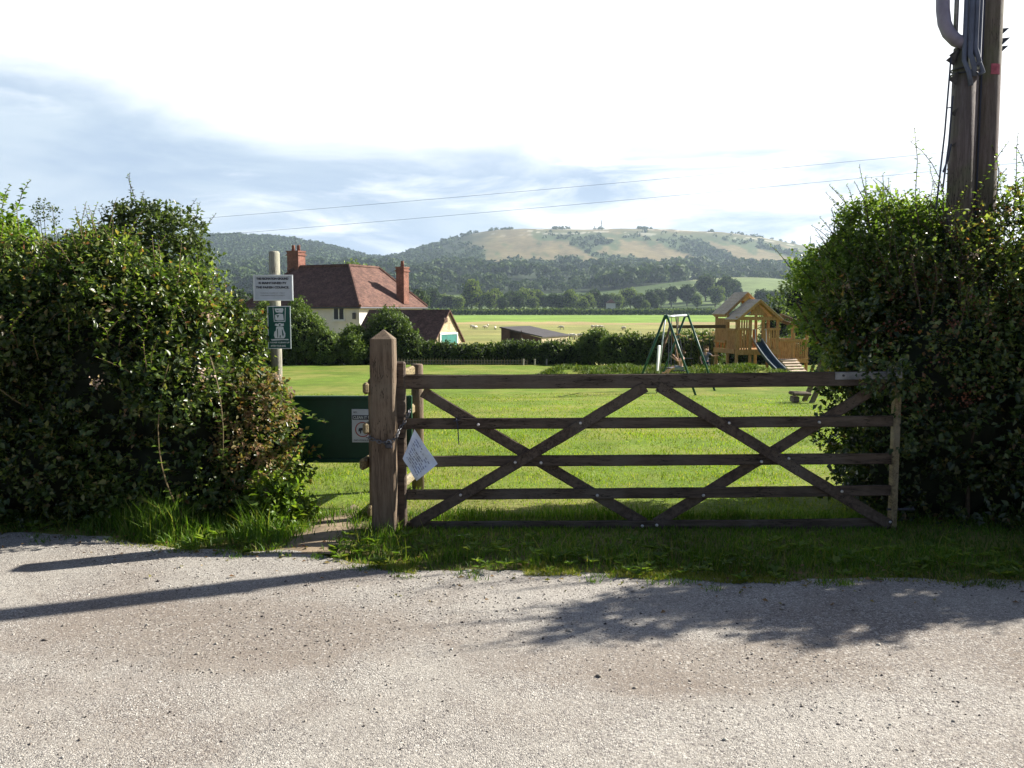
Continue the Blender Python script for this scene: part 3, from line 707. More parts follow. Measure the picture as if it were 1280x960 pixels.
def weeds():
    rng = np.random.default_rng(27); n = 520
    x = rng.uniform(-5, 5.6, n); e = edge(x); y = e+rng.uniform(-.03, .75, n)**1.0; k = (pathw(x, y) < .3) & (vn(x*2.2, y*2.2, 5) > .38); x, y = x[k], y[k]; n = len(x); per = 9
    a = rng.random((n, per))*2*PI; tilt = .25+.6*rng.random((n, per)); s = (.030+.045*rng.random(n))[:, None]*(.7+.5*rng.random((n, per)))
    d = unit(np.stack([np.cos(a), np.sin(a), tilt], -1)); up = unit(np.stack([-np.cos(a)*tilt, -np.sin(a)*tilt, np.ones_like(a)], -1))
    p = np.stack([x, y, np.maximum(H(x, y), 0)+.012], -1)[:, None]+d*.004+rng.random((n, 1, 1))*np.array([0, 0, .05])
    v, f = leaves_mesh(p.reshape(-1, 3), d.reshape(-1, 3), up.reshape(-1, 3), s.ravel(), s.ravel()*.42)
    o = mesh_obj('verge_weeds', v, f, M['leaf_fresh']); tag(o, 'low broad-leaved weeds growing among the verge grass', 'weeds', kind='stuff')
    # tufts creeping out over the gravel
    c = rng.uniform(-4.6, 5.2, 60); e = edge(c)-rng.exponential(.06, 60); m_ = 26
    x = (c[:, None]+rng.normal(size=(60, m_))*.035).ravel(); y = (e[:, None]+rng.normal(size=(60, m_))*.022).ravel(); n = len(x)
    o = blades('grass', x, y, .02+.04*rng.random(n), .004+.003*rng.random(n), M['blade'], rng, 1.0, zoff=.012); tag(o, 'small grass tufts creeping out over the gravel edge', 'grass', kind='stuff')
weeds()
def lawn():
    rng = np.random.default_rng(22)
    n = 150000
    y = 6.5*np.exp(rng.random(n)*math.log(26/6.5)); x = (rng.random(n)*2-1)*(y*.60+.3)
    k = (pathw(x, y) < .5) & (rng.random(n) < .55+.6*sstep((fbm(x*2, y*2, 3, 70)-.4)/.2)); x, y = x[k], y[k]; n = len(x)
    sc = (y/6.5)**.75
    h = (.016+.026*rng.random(n))*(.8+.5*sstep((fbm(x*.8, y*.8, 3, 71)-.4)/.2))
    o = blades('grass', x, y, h, (.004+.004*rng.random(n))*sc, M['blade_lawn'], rng, .8); tag(o, 'sunlit mown lawn grass beyond the gate', 'grass', kind='stuff')
    # rough grass on the bank
    n = 26000; x = rng.uniform(.3, 12, n); y = rng.uniform(28.6, 33.5, n); 
    k = fbm(x*1.5, y*1.5, 3, 80) > .30; x, y = x[k], y[k]; n = len(x)
    h = (.05+.09*rng.random(n))*(.5+sstep((fbm(x, y, 3, 81)-.4)/.2))
    o = blades('grass', x, y, h, .016+.02*rng.random(n), M['blade_rough'], rng, .9); tag(o, 'long grass growing on the bank behind the swings', 'grass', kind='stuff')
lawn()
def litter():
    rng = np.random.default_rng(31); n = 420
    x = rng.uniform(-4, 4.6, n); y = edge(x)+rng.normal(size=n)*.22+.02
    p = np.stack([x, y, np.maximum(H(x, y), 0)+.014+.02*rng.random(n)], -1)
    d = unit(np.stack([rng.normal(size=n), rng.normal(size=n), .2*rng.normal(size=n)], -1)); up = unit(np.stack([.4*rng.normal(size=n), .4*rng.normal(size=n), 1+0*x], -1))
    s = .018+.03*rng.random(n); v, f = leaves_mesh(p, d, up, s, s*.6)
    o = mesh_obj('fallen_leaves', v, f, M['leaf_dry']); tag(o, 'dry fallen leaves strewn along the edge of the gravel', 'leaves', kind='stuff')
litter()

# ================================================================== NEAR HEDGES
def near_hedges():
    # --- right: dark hawthorn hedge around the gate's hanging side
    rng = np.random.default_rng(41)
    R = thing('hawthorn_hedge', 'big dark green hedge with red berries, at the hinge end of the gate', 'hedge', (4.3, 7.0, 0))
    E0 = [(3.42,7.08,.95,.66,.66,.98),(4.4,7.10,1.0,.95,.72,1.02),(5.6,7.0,1.3,.85,.70,1.4),(3.46,7.42,1.70,.58,.50,.58),(4.02,7.45,1.95,.60,.52,.66),(4.70,7.40,1.55,.70,.56,.70),(4.85,6.52,1.55,.45,.40,1.35),(5.65,6.50,1.75,.62,.42,1.25),(6.35,6.50,1.4,.48,.5,1.15),(3.6,6.78,.85,.55,.40,.55),(4.6,6.75,.9,.9,.42,.6),(2.98,7.15,.62,.30,.36,.58),(3.25,6.8,.45,.4,.4,.45),(4.9,6.75,.45,1.2,.45,.45)]
    E = clumps(E0, 96, .15, .36, rng, 3, bury=-.05)
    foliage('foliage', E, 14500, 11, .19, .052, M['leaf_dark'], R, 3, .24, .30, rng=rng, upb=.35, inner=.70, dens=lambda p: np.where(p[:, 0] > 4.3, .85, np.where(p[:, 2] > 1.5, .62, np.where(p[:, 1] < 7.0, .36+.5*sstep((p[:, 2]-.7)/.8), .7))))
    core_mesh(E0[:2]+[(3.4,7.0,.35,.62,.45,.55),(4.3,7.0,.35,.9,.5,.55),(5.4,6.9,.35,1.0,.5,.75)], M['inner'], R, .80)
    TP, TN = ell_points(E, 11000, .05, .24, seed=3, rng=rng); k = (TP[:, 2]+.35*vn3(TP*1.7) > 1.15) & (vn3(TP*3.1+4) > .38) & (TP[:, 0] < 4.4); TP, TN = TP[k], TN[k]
    v, f = leaves_mesh(*twigs(TP+TN*.09, TN, 8, .24, .046, upb=.7, rng=rng)); tag(mesh_obj('sun_toned_leaves', v, f, M['leaf_lit_tone'], R), kind='stuff')  # sun on the upper hedge put in as paler leaves
    TP = np.array([P(px_, py_, 6.25) for px_, py_ in [(1095,455),(1110,462),(1125,470),(1100,478),(1130,490),(1118,482),(1140,470),(1088,462),(1135,520),(1140,560)]]); TP = np.repeat(TP, 5, 0)+rng.normal(size=(50, 3))*.05
    v, f = leaves_mesh(*twigs(TP, np.tile(np.array([(-.4,-.4,-.2)]), (50, 1)), 10, .18, .046, rng=rng)); tag(mesh_obj('overhanging_leaves', v, f, M['leaf_dark'], R), kind='stuff')
    P0, N0 = ell_points(E, 3200, .05, .2, seed=3, rng=rng); k = (P0[:, 2] > 1.5) & (N0[:, 2] > .0) & (P0[:, 0] < 4.6); P0, N0 = P0[k][:330], N0[k][:330]
    shoots((P0, N0), len(P0), rng, R, M['leaf_lit_tone'], M['twig'], .042, 'shoot_leaves', (-.1, -.05), (.20, .52), 15, 'shoots', 1.0)
    P0 = np.array([(4.02,6.95,2.45),(4.15,6.9,2.5),(4.25,7.0,2.4),(4.5,6.9,2.5),(4.0,7.1,2.4),(3.35,6.9,2.3),(3.2,7.0,2.3),(3.6,7.0,2.35),(4.3,6.8,2.5),(4.6,6.9,2.5)]); N0 = np.tile(np.array([(0,-.1,1.)]), (10, 1))
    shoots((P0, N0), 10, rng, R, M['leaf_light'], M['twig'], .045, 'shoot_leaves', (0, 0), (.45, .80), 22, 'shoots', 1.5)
    P0, N0 = ell_points(E, 2400, .02, .2, seed=3, rng=rng); k = (P0[:, 1] < 7.3) & (P0[:, 2] > .9) & (P0[:, 0] < 4.3) & (N0[:, 1] < .2); P0, N0 = P0[k], N0[k]
    cl = P0[60:120]; nl = N0[60:120]
    p = (cl[:, None]+nl[:, None]*.03+rng.normal(size=(len(cl), 26, 3))*.04).reshape(-1, 3)
    d = unit(rng.normal(size=p.shape)); up = unit(rng.normal(size=p.shape)); s = .014+.010*rng.random(len(p))
    v, f = leaves_mesh(p, d, up, s, s); tag(mesh_obj('berries', v, f, M['berry'], R), kind='stuff')
    P1 = P0[40:52]; p = (P1[:, None]+N0[40:52][:, None]*.05+rng.normal(size=(len(P1), 12, 3))*.025).reshape(-1, 3)
    d = unit(rng.normal(size=p.shape)); s = .02+.014*rng.random(len(p)); v, f = leaves_mesh(p, d, unit(rng.normal(size=p.shape)), s, s*.8); tag(mesh_obj('flower_clusters', v, f, M['flower'], R), kind='stuff')
    mb = MB()
    for i in range(26):
        x = rng.uniform(2.95, 5.8); y = rng.uniform(6.55, 7.2); L = rng.uniform(.8, 2.1)
        MB().tube([(x, y, 0), (x+rng.normal()*.08, y+rng.normal()*.06, L*.5), (x+rng.normal()*.2, y+rng.normal()*.12, L)], [.018, .013, .006], 6).build('stem', M['twig'], R)
    # --- right: paler shrub behind
    R = thing('shrub', 'paler feathery shrub behind the hinge end of the gate, left of the dark hedge', 'shrub', (3.05, 7.85, 0))
    E0 = [(3.04,7.85,1.66,.36,.48,.52),(3.50,7.8,.85,.34,.42,.80),(3.34,7.75,1.98,.42,.45,.56)]
    E = clumps(E0, 34, .14, .28, rng, 8, bury=.15, sel=lambda p, n_: p[:, 2] > 1.55)
    foliage('foliage', E, 4300, 13, .20, .036, M['leaf_light'], R, 8, .2, .25, rng=rng, upb=.5, inner=.72)
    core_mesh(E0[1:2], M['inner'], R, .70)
    P0, N0 = ell_points(E, 700, .05, .2, seed=8, rng=rng); k = (P0[:, 2] > 1.4) & (P0[:, 0] < 3.3); P0, N0 = P0[k][:130], N0[k][:130]
    shoots((P0, N0), len(P0), rng, R, M['leaf_light'], M['twig'], .034, 'shoot_leaves', (-.25, 0), (.15, .34), 11, 'shoots', .8)
    mb = MB()
    for i in range(6):
        x = 3.15+rng.normal()*.1; y = 7.85+rng.normal()*.08
        MB().tube([(x, y, 0), (x+rng.normal()*.1, y, .7), (x+rng.normal()*.25, y+rng.normal()*.2, 1.7)], [.025, .018, .006], 6).build('stem', M['twig'], R)
    # --- left: bramble hedge
    R = thing('bramble_hedge', 'dark bramble hedge with its right end sunlit, left of the gatepost', 'hedge', (-3.2, 7.0, 0))
    E0 = [(-2.52,6.93,.78,.56,.56,.88),(-3.15,7.05,1.00,.80,.68,1.08),(-4.15,7.1,1.0,1.0,.78,1.05),(-5.3,7.1,1.1,1.0,.8,1.1),(-2.95,7.2,1.35,.60,.55,.66),(-2.08,6.95,.62,.32,.40,.58),(-2.6,6.8,.4,.7,.5,.42),(-3.8,6.85,.4,.9,.5,.45),(-5.0,6.85,.4,.9,.5,.45)]
    E = clumps(E0, 80, .14, .32, rng, 13, bury=.18, sel=lambda p, n_: (p[:, 0] < -2.25) | (p[:, 2] < .9))
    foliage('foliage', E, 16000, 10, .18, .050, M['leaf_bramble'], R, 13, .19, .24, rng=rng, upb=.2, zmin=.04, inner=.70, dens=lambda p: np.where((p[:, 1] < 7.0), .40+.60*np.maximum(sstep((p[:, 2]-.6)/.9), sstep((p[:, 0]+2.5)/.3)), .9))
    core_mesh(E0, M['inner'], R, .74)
    P0, N0 = ell_points(E, 2600, .05, .2, seed=13, rng=rng); k = (P0[:, 2] > .9) & (N0[:, 2] > -.1) & (P0[:,1] < 7.3) & (P0[:, 0] < -2.35); P0, N0 = P0[k][:230], N0[k][:230]
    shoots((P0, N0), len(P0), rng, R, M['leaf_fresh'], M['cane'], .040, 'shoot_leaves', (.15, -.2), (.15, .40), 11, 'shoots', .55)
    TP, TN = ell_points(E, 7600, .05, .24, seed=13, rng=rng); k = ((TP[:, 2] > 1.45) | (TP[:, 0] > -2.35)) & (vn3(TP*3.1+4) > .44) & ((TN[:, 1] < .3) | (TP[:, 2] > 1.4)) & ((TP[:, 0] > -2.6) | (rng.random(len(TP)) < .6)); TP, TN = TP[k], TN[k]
    v, f = leaves_mesh(*twigs(TP+TN*.06, TN, 8, .19, .044, upb=.6, rng=rng)); tag(mesh_obj('sun_toned_leaves', v, f, M['leaf_lit_tone'], R), kind='stuff')  # paler leaves imitate sun along the top and right end
    # yellow and brown patch on the sunlit end
    P0, N0 = ell_points([(-2.02,6.75,.66,.28,.36,.50)], 420, .1, .3, seed=5, rng=rng)
    v, f = leaves_mesh(*twigs(P0, N0, 9, .16, .036, rng=rng)); tag(mesh_obj('drying_leaves', v, f, M['leaf_dry'], R), kind='stuff')
    # long canes hanging forward out of the front
    st = MB(); bs = []; ds = []; us = []; ss = []
    canes = [((-2.33,6.33,.02),(-2.62,6.10,.55),(-2.44,6.24,1.25)), ((-2.2,6.4,1.30),(-2.05,6.28,.95),(-2.1,6.32,.55)), ((-1.78,6.6,1.0),(-1.55,6.5,.85),(-1.38,6.48,.80)), ((-1.8,6.55,.3),(-1.66,6.45,.5),(-1.50,6.42,.72))]
    for a, b, c in canes:
        a, b, c = Vector(a), Vector(b), Vector(c); pts = [(a*(1-t)**2+b*2*t*(1-t)+c*t*t) for t in [i/9 for i in range(10)]]
        MB().tube(pts, [.0065-.0004*i for i in range(10)], 6).build('cane', M['cane'], R)
        for i in range(48):
            t = rng.random()*9; k0 = min(int(t), 8); p = pts[k0].lerp(pts[k0+1], t-k0); an = rng.random()*2*PI
            bs.append(p); ds.append(Vector((math.cos(an), math.sin(an)*.6-.3, .2)).normalized()); us.append(Vector((0, -.3, 1))); ss.append(.04+.025*rng.random())
    v, f = leaves_mesh(np.array(bs), np.array(ds), unit(np.array(us)), np.array(ss), np.array(ss)*.6)
    mesh_obj('cane_leaves', v, f, M['leaf_light'], R)
    cl = np.array([P(px, py, Y) for px, py, Y in [(253,468,6.2),(122,478,6.25),(262,395,6.4),(350,470,6.5)]])
    p = (cl[:, None]+rng.normal(size=(4, 28, 3))*.028).reshape(-1, 3); s = .014+.012*rng.random(len(p))
    v, f = leaves_mesh(p, unit(rng.normal(size=p.shape)), unit(rng.normal(size=p.shape)), s, s*.9); tag(mesh_obj('flower_clusters', v, f, M['flower'], R), kind='stuff')
    # --- weeds at the hedge's right foot
    R = thing('weed_clump', 'yellow-green weeds at the foot of the left hedge beside the worn path', 'weeds', (-1.78, 6.35, 0))
    E = [(-1.80,6.42,.16,.20,.16,.22),(-1.68,6.55,.14,.14,.14,.2)]
    foliage('foliage', E, 260, 9, .16, .055, M['leaf_fresh'], R, 5, .3, .2, zmin=.0, rng=rng, inner=.2)
    mb = MB()
    for i in range(9):
        x = -1.78+rng.normal()*.08; y = 6.42+rng.normal()*.06; MB().tube([(x, y, 0), (x+rng.normal()*.05, y-.03, .33)], [.005, .002], 4).build('stem', M['cane'], R)
    # --- trees behind the left hedge
    R = thing('elder_tree', 'round-topped grey-green small tree rising behind the bramble hedge', 'tree', (-3.7, 8.7, 0))
    E0 = [(-3.55,8.6,1.90,.56,.55,.68),(-4.15,8.7,1.70,.56,.55,.60),(-3.75,8.8,1.3,.8,.6,.8)]
    E = clumps(E0, 40, .14, .28, rng, 18, bury=.1)
    foliage('crown', E, 3300, 12, .19, .046, M['leaf_elder'], R, 18, .2, .28, rng=rng, upb=.4, zmin=.6, inner=.72)
    core_mesh(E0, M['inner'], R, .55, .5)
    P0, N0 = ell_points(E, 500, .05, .2, seed=18, rng=rng); k = (P0[:, 2] > 1.9); P0, N0 = P0[k][:50], N0[k][:50]
    shoots((P0, N0), len(P0), rng, R, M['leaf_elder'], M['twig'], .045, 'shoot_leaves', (0, 0), (.16, .34), 11, 'shoots', 1.1)
    trunk_mb((-3.75, 8.7, 0), (-3.7, 8.7, 1.9), .06, .02, 9, rng, E).build('trunk', M['bark'], R)
    R = thing('ash_sapling', 'bright yellow-green ash sapling at the left edge of the photo', 'tree', (-4.55, 7.75, 0))
    E = [(-4.72,7.7,2.15,.58,.5,.52),(-4.50,7.55,1.65,.55,.5,.55),(-4.95,7.8,1.6,.7,.5,.7)]
    foliage('crown', E, 1500, 15, .30, .052, M['leaf_fresh'], R, 28, .25, .3, rng=rng, upb=.1, zmin=.7, spread=.9, droop=.35)
    P0, N0 = ell_points(E, 300, .05, .2, seed=28, rng=rng); k = (P0[:, 2] > 1.8); P0, N0 = P0[k][:26], N0[k][:26]
    shoots((P0, N0), len(P0), rng, R, M['leaf_fresh'], M['twig'], .055, 'shoot_leaves', (0, 0), (.16, .30), 13, 'shoots', .7)
    trunk_mb((-4.6, 7.75, 0), (-4.6, 7.75, 2.3), .045, .015, 10, rng, E).build('trunk', M['bark'], R)
    # dry umbel stems against the sky
    R = thing('seed_head_plant', 'tall thin stalks with dark seed heads against the sky, left of the round-topped tree', 'plant', (-4.05, 7.8, 0))
    mb = MB(); hd = MB(); c = []
    for px, py in [(45,262),(54,256),(66,262),(50,272),(68,276),(42,280)]:
        t = P(px, py, 7.6); b = Vector((-4.0+rng.normal()*.03, 7.7, .6)); MB().tube([b, b.lerp(t, .6)+Vector((.03, 0, 0)), t], [.006, .004, .002], 5).build('stem', M['twig'], R); c.append(t)
    for q in c:
        p = np.array(q)+rng.normal(size=(46, 3))*np.array([.030, .03, .022]); s = .014+.012*rng.random(len(p))
        v, f = leaves_mesh(p, unit(rng.normal(size=p.shape)), unit(rng.normal(size=p.shape)), s, s*.8); tag(mesh_obj('seed_head', v, f, M['leaf_elder'], R), kind='stuff')
near_hedges()
def leaning_branch():
    pass

# ================================================================== GATE
GY = 6.42
def gate():
    R = thing('field_gate', 'closed five-bar wooden field gate with crossed braces', 'gate', (X(500, GY), GY, 0))
    xL, xR = P(504, 560, GY).x, P(1119, 560, GY).x
    rails = [(468.5,486,.055),(523,536.5,.028),(570,583.5,.028),(612,625,.028),(651.5,664.5,.028)]
    yr   = [(464,480.5),(519.5,533),(566.5,579.5),(606,619.5),(647.5,660)]
    for (a0, a1, th), (b0, b1) in zip(rails, yr):
        zl = (Z(a0, GY)+Z(a1, GY))/2; zr = (Z(b0, GY)+Z(b1, GY))/2; hh = Z(a0, GY)-Z(a1, GY)
        MB().plank((xL+.02, GY, zl), (xR-.005, GY, zr), th, hh, a0*.13, 40, .005).build('rail', M['gate'], R)
    def brace(p0, p1, yy, w=.080, th=.024):
        a = P(*p0, GY); b = P(*p1, GY); a.y = b.y = yy
        return MB().plank(a, b, th, w, p0[0]*.37, 22, .003).build('brace', M['gatediag'], R)
    f, bk = GY-.0275, GY+.0275
    brace((516,655), (806,483), f-.002); brace((528,490), (806,655), bk); brace((822,482), (1110,655), f-.002); brace((820,655), (1108,478), bk)
    # stiles
    MB().box((P(501.5, 560, GY).x, GY, (Z(452, GY)+Z(662, GY))/2), (.075, .062, Z(452, GY)-Z(662, GY)), None, .012).build('stile', M['gate'], R, label='closing stile of the gate with a rounded top')
    MB().box((P(1118.5, 560, GY).x, GY, (Z(458, GY)+Z(668, GY))/2), (.046, .07, Z(458, GY)-Z(668, GY)), None, .006).build('stile', M['rail'], R, label='pale hanging stile at the hinge end')
    # bolts: domed heads on the front
    zc = lambda py: Z(py, GY)
    for px, py in [(598,530),(725,528),(644,577),(676,577.5),(576,617.5),(746,618),(910,528),(1022,527),(984,572),(950,576),(1050,613),(878,618),(802,656),(820,655),(740,662),(1110,651)]:
        p = P(px, py, GY); mb = MB(); r = .011
        y0 = GY-.043 if True else 0
        mb.tube([(p.x, GY-.030, p.z), (p.x, y0, p.z), (p.x, y0-.004, p.z)], [r, r, r*.55], 8); mb.build('bolt_head', M['bolt'], R)
    # hinge strap on the top rail
    a = P(1042, 469.5, GY); b = P(1108, 469, GY)
    MB().bar((a.x, GY-.033, a.z), (b.x+.10, GY-.033, b.z), .007, .055, (0, 0, 1), .002).build('hinge_strap', M['galv'], R)
    mb = MB()
    for px in (1052, 1075, 1098): 
        p = P(px, 469, GY); MB().tube([(p.x, GY-.034, p.z), (p.x, GY-.043, p.z)], .009, 8).build('strap_bolt', M['darkmetal'], R)
    a = P(1121, 636, GY); MB().tube([(a.x-.08, GY-.02, a.z), (a.x+.12, GY-.02, a.z), (a.x+.14, GY+.05, a.z)], .009, 6).build('hinge', M['darkmetal'], R)
    # hanging strap tied over the second rail
    p = P(572, 524, GY); mb = MB()
    mb.tube([(p.x-.012, GY+.016, p.z+.004), (p.x-.01, GY-.018, p.z+.006), (p.x, GY-.019, p.z-.04), (p.x+.006, GY-.02, p.z-.11), (p.x+.010, GY-.02, p.z-.185)], .0042, 5); mb.tube([(p.x-.03, GY-.0195, p.z-.012), (p.x+.012, GY-.0215, p.z-.006)], .004, 5)
    tag(mb.build('cable_tie', M['cable']), 'thin black strap hanging from the second gate rail', 'strap')
gate()
PX = P(478, 560, 6.22).x
def post():
    R = thing('gate_post', 'thick square wooden gatepost with a pyramid top', 'post', (PX, 6.32, 0))
    w = .172; zt = P(478, 424, 6.23).z; zp = P(478, 411.5, 6.32).z
    mb = MB(); n = 14; V = []; Fc = []
    for i in range(n+1):
        z = -.05+(zt+.05)*i/n; b = .012
        ww = w*(1+.02*math.sin(i*1.7)) 
        for (sx, sy) in [(-1,-1),(1,-1),(1,1),(-1,1)]:
            for (ax, ay) in ([(0,b),(b,0)] if sx == sy else [(b,0),(0,b)]):
                V.append((PX+sx*(ww/2-ax), 6.32+sy*(ww/2-ay), z))
    for i in range(n):
        for k in range(8): Fc.append((i*8+k, i*8+(k+1) % 8, (i+1)*8+(k+1) % 8, (i+1)*8+k))
    V.append((PX+.005, 6.32, zp)); t = len(V)-1
    for k in range(8): Fc.append((n*8+k, n*8+(k+1) % 8, t))
    mb.add(V, Fc); mb.build('shaft', M['post'], R)
    # drying cracks: thin dark grooves let into the face as slim inset strips
    return R
post()
def chain():
    rng = np.random.default_rng(5)
    R = thing('padlocked_chain', 'steel chain and padlock looped from the gatepost to the gate', 'chain', (PX+.1, 6.24, .78))
    zc = Z(551, 6.22); w = .172/2+.012
    path = [Vector((PX-w, 6.32+w, zc+.01)), Vector((PX-w, 6.32-w, zc+.02)), Vector((PX-.02, 6.32-w-.004, zc-.008)), Vector((PX+.05, 6.32-w-.006, zc-.02)), Vector((PX+w, 6.32-w, zc+.02)), Vector((PX+w+.015, 6.31, zc+.075)), P(506, 527, 6.37), P(510, 519, 6.38), P(512, 513, 6.44), Vector((X(508, 6.5), 6.50, zc+.14)), Vector((PX+w, 6.47, zc+.05)), Vector((PX, 6.32+w+.01, zc))]
    links = MB(); d = 0; segs = []
    for a, b in zip(path, path[1:]): segs.append((a, b, (b-a).length))
    tot = sum(s[2] for s in segs); n = int(tot/.026); k = 0
    for i in range(n):
        t = (i+.5)/n*tot
        for a, b, L in segs:
            if t <= L: break
            t -= L
        p = a.lerp(b, t/L); dr = (b-a).normalized(); side = dr.cross(Vector((0, 0, 1)))
        if side.length < .1: side = Vector((1, 0, 0))
        side.normalize(); up = side.cross(dr)
        s2 = side if i % 2 else up
        s2 = (s2+(up if i % 2 else -side)*.35).normalized()
        pts = [p+dr*math.cos(q)*.019+s2*math.sin(q)*.0105 for q in [2*PI*j/12 for j in range(12)]]
        links.tube(pts, .0036, 6, False, True)
    links.build('links', M['chain'], R, True)
    c = P(486, 556, 6.20); mb = MB()
    mb.box((c.x, 6.20, c.z-.008), (.050, .020, .036), None, .006); mb.build('padlock', M['darkmetal'], R)
    mb = MB(); mb.tube([Vector((c.x+.017*math.cos(q), 6.20, c.z+.010+.024*math.sin(q))) for q in [PI*j/10 for j in range(11)]], .0045, 8); mb.build('shackle', M['galv'], R, True)
chain()
def notice():
    R = thing('notice_sheet', 'white notice in a plastic sleeve hanging cornerwise from the gate', 'notice', tuple(P(519, 537, 6.37)))
    cs = [P(518, 536.5, 6.37), P(503.5, 573, 6.33), P(520.5, 601.5, 6.345), P(547, 580, 6.35)]
    n = 10; V = []
    for i in range(n+1):
        for j in range(n+1):
            a = cs[0].lerp(cs[3], i/n); b = cs[1].lerp(cs[2], i/n); p = a.lerp(b, j/n)
            p = p+Vector((0, .012*math.sin(i*.9+j*.4)+.006*math.sin(j*1.9-i*.6), 0)); V.append(p)
    V2 = [p+Vector((0, .0012, 0)) for p in V]; f = []
    for i in range(n):
        for j in range(n):
            a = i*(n+1)+j; f.append((a, a+1, a+n+2, a+n+1)); f.append(tuple(k+len(V) for k in (a, a+n+1, a+n+2, a+1)))
    mb = MB(); mb.add([tuple(v) for v in V+V2], f); mb.build('sheet', M['paper'], R, True)
    # faint printed lines along the sheet
    tx = MB(); rng = np.random.default_rng(9)
    for k in range(9):
        t = .16+k*.082
        u0 = .14; 
        while u0 < .82:
            L = rng.uniform(.05, .18); u1 = min(u0+L, .86)
            if rng.random() < .8:
                pts = []
                for uu in (u0, u1):
                    for tt in (t, t+.036):
                        fi = uu*n; fj = tt*n
                        a = cs[0].lerp(cs[3], uu); b = cs[1].lerp(cs[2], uu); p = a.lerp(b, tt)
                        pts.append(p+Vector((0, .012*math.sin(fi*.9+fj*.4)+.006*math.sin(fj*1.9-fi*.6)-.0016, 0)))
                tx.add(pts, [(0, 1, 3, 2)])
            u0 = u1+.03
    tx.build('print', simple('faded_print', (.30, .34, .46), .6, .2), R)
notice()
def kissing():
    R = thing('rail_fence', 'short split-rail fence panel running back behind the gatepost', 'fence', (-.93, 7.4, 0))
    Yp = 8.05; p = P(522, 530, Yp)
    MB().tube([(p.x, Yp, -.05), (p.x, Yp, Z(455, Yp)-.01), (p.x, Yp, Z(455, Yp))], [.058, .055, .048], 12).build('post', M['post'], R, True)
    for (l, r, yy) in [((456,486),(517,463),6.62),((456,536),(517,510.5),6.62),((452,581),(517,548),6.62),((462,640),(517,594),6.62)]:
        a = P(*l, yy); b = P(*r, Yp-.08); b.x -= .005
        MB().bar(a, b, .045, .088, (0, 0, 1), .016).build('rail', M['rail'], R)
    a = P(470, 560, 6.72)
    MB().box((a.x, 6.72, .56), (.10, .10, 1.12), None, .02).build('post', M['post'], R)
kissing()
def panel_gate():
    Yp = 7.35; xl = P(340, 540, Yp).x; xr = P(513, 540, Yp).x; zt = P(400, 495, Yp).z; zb = P(400, 577.5, Yp).z
    R = thing('board_gate', 'low dark green board gate between the left hedge and the gatepost', 'gate', ((xl+xr)/2, Yp, 0))
    MB().box(((xl+xr)/2, Yp, (zt+zb)/2), (xr-xl, .022, zt-zb), None, .003).build('board', M['green'], R)
    mb = MB()
    for z, h in ((zt-.012, .028), (zb+.014, .032)): mb.box(((xl+xr)/2, Yp-.006, z), (xr-xl+.01, .046, h), None, .004)
    for x in (xl, xr): mb.box((x, Yp-.006, (zt+zb)/2), (.034, .048, zt-zb+.008), None, .004)
    mb.build('frame', M['green'], R)
    MB().box((xl-.04, Yp, (zt+.06)/2), (.07, .07, zt+.06), None, .01).build('post', M['post'], R)
    a = P(439.5, 511.5, Yp-.02); b = P(467, 553, Yp-.02)
    S = MB().box(((a.x+b.x)/2, Yp-.0145, (a.z+b.z)/2), (b.x-a.x, .006, a.z-b.z), None, .001).build('sign_plate', M['signwhite'], R, label='white dog sign with a red ring on the green board')
    cx = (a.x+b.x)/2; w = b.x-a.x; yf = Yp-.0185
    MB().box((cx, yf-.0006, P(0, 521.5, Yp).z), (w*.94, .0016, .038), None, 0).build('banner', M['ink'], S)
    lettering('CLEAN IT UP', .034, (cx, yf-.0022, P(0, 521.5, Yp).z-.001), M['whiteink'], S, width=w*.86, bold=.0006)
    lettering('NO', .018, (a.x+.028, yf-.001, P(0, 515, Yp).z), M['ink'], S)
    zc = P(0, 536.5, Yp).z
    MB().tube([(cx+.060*math.cos(q), yf-.001, zc+.060*math.sin(q)) for q in [2*PI*i/28 for i in range(28)]], .0042, 6, False, True).build('ring', M['red'], S)
    dog = [(-.036,-.006),(-.03,.012),(-.008,.014),(.010,.012),(.020,.030),(.032,.028),(.040,.016),(.028,.010),(.022,-.002),(.024,-.034),(.016,-.034),(.012,-.010),(-.010,-.008),(-.016,-.034),(-.024,-.034),(-.024,-.012),(-.032,-.02)]
    MB().poly([(cx+x, yf-.0012, zc+z) for x, z in dog], .0012, (0, -1, 0)).build('dog_symbol', M['ink'], S)
    lettering('NO FOULING', .018, (cx, yf-.001, P(0, 550, Yp).z), M['ink'], S, width=w*.8)
panel_gate()
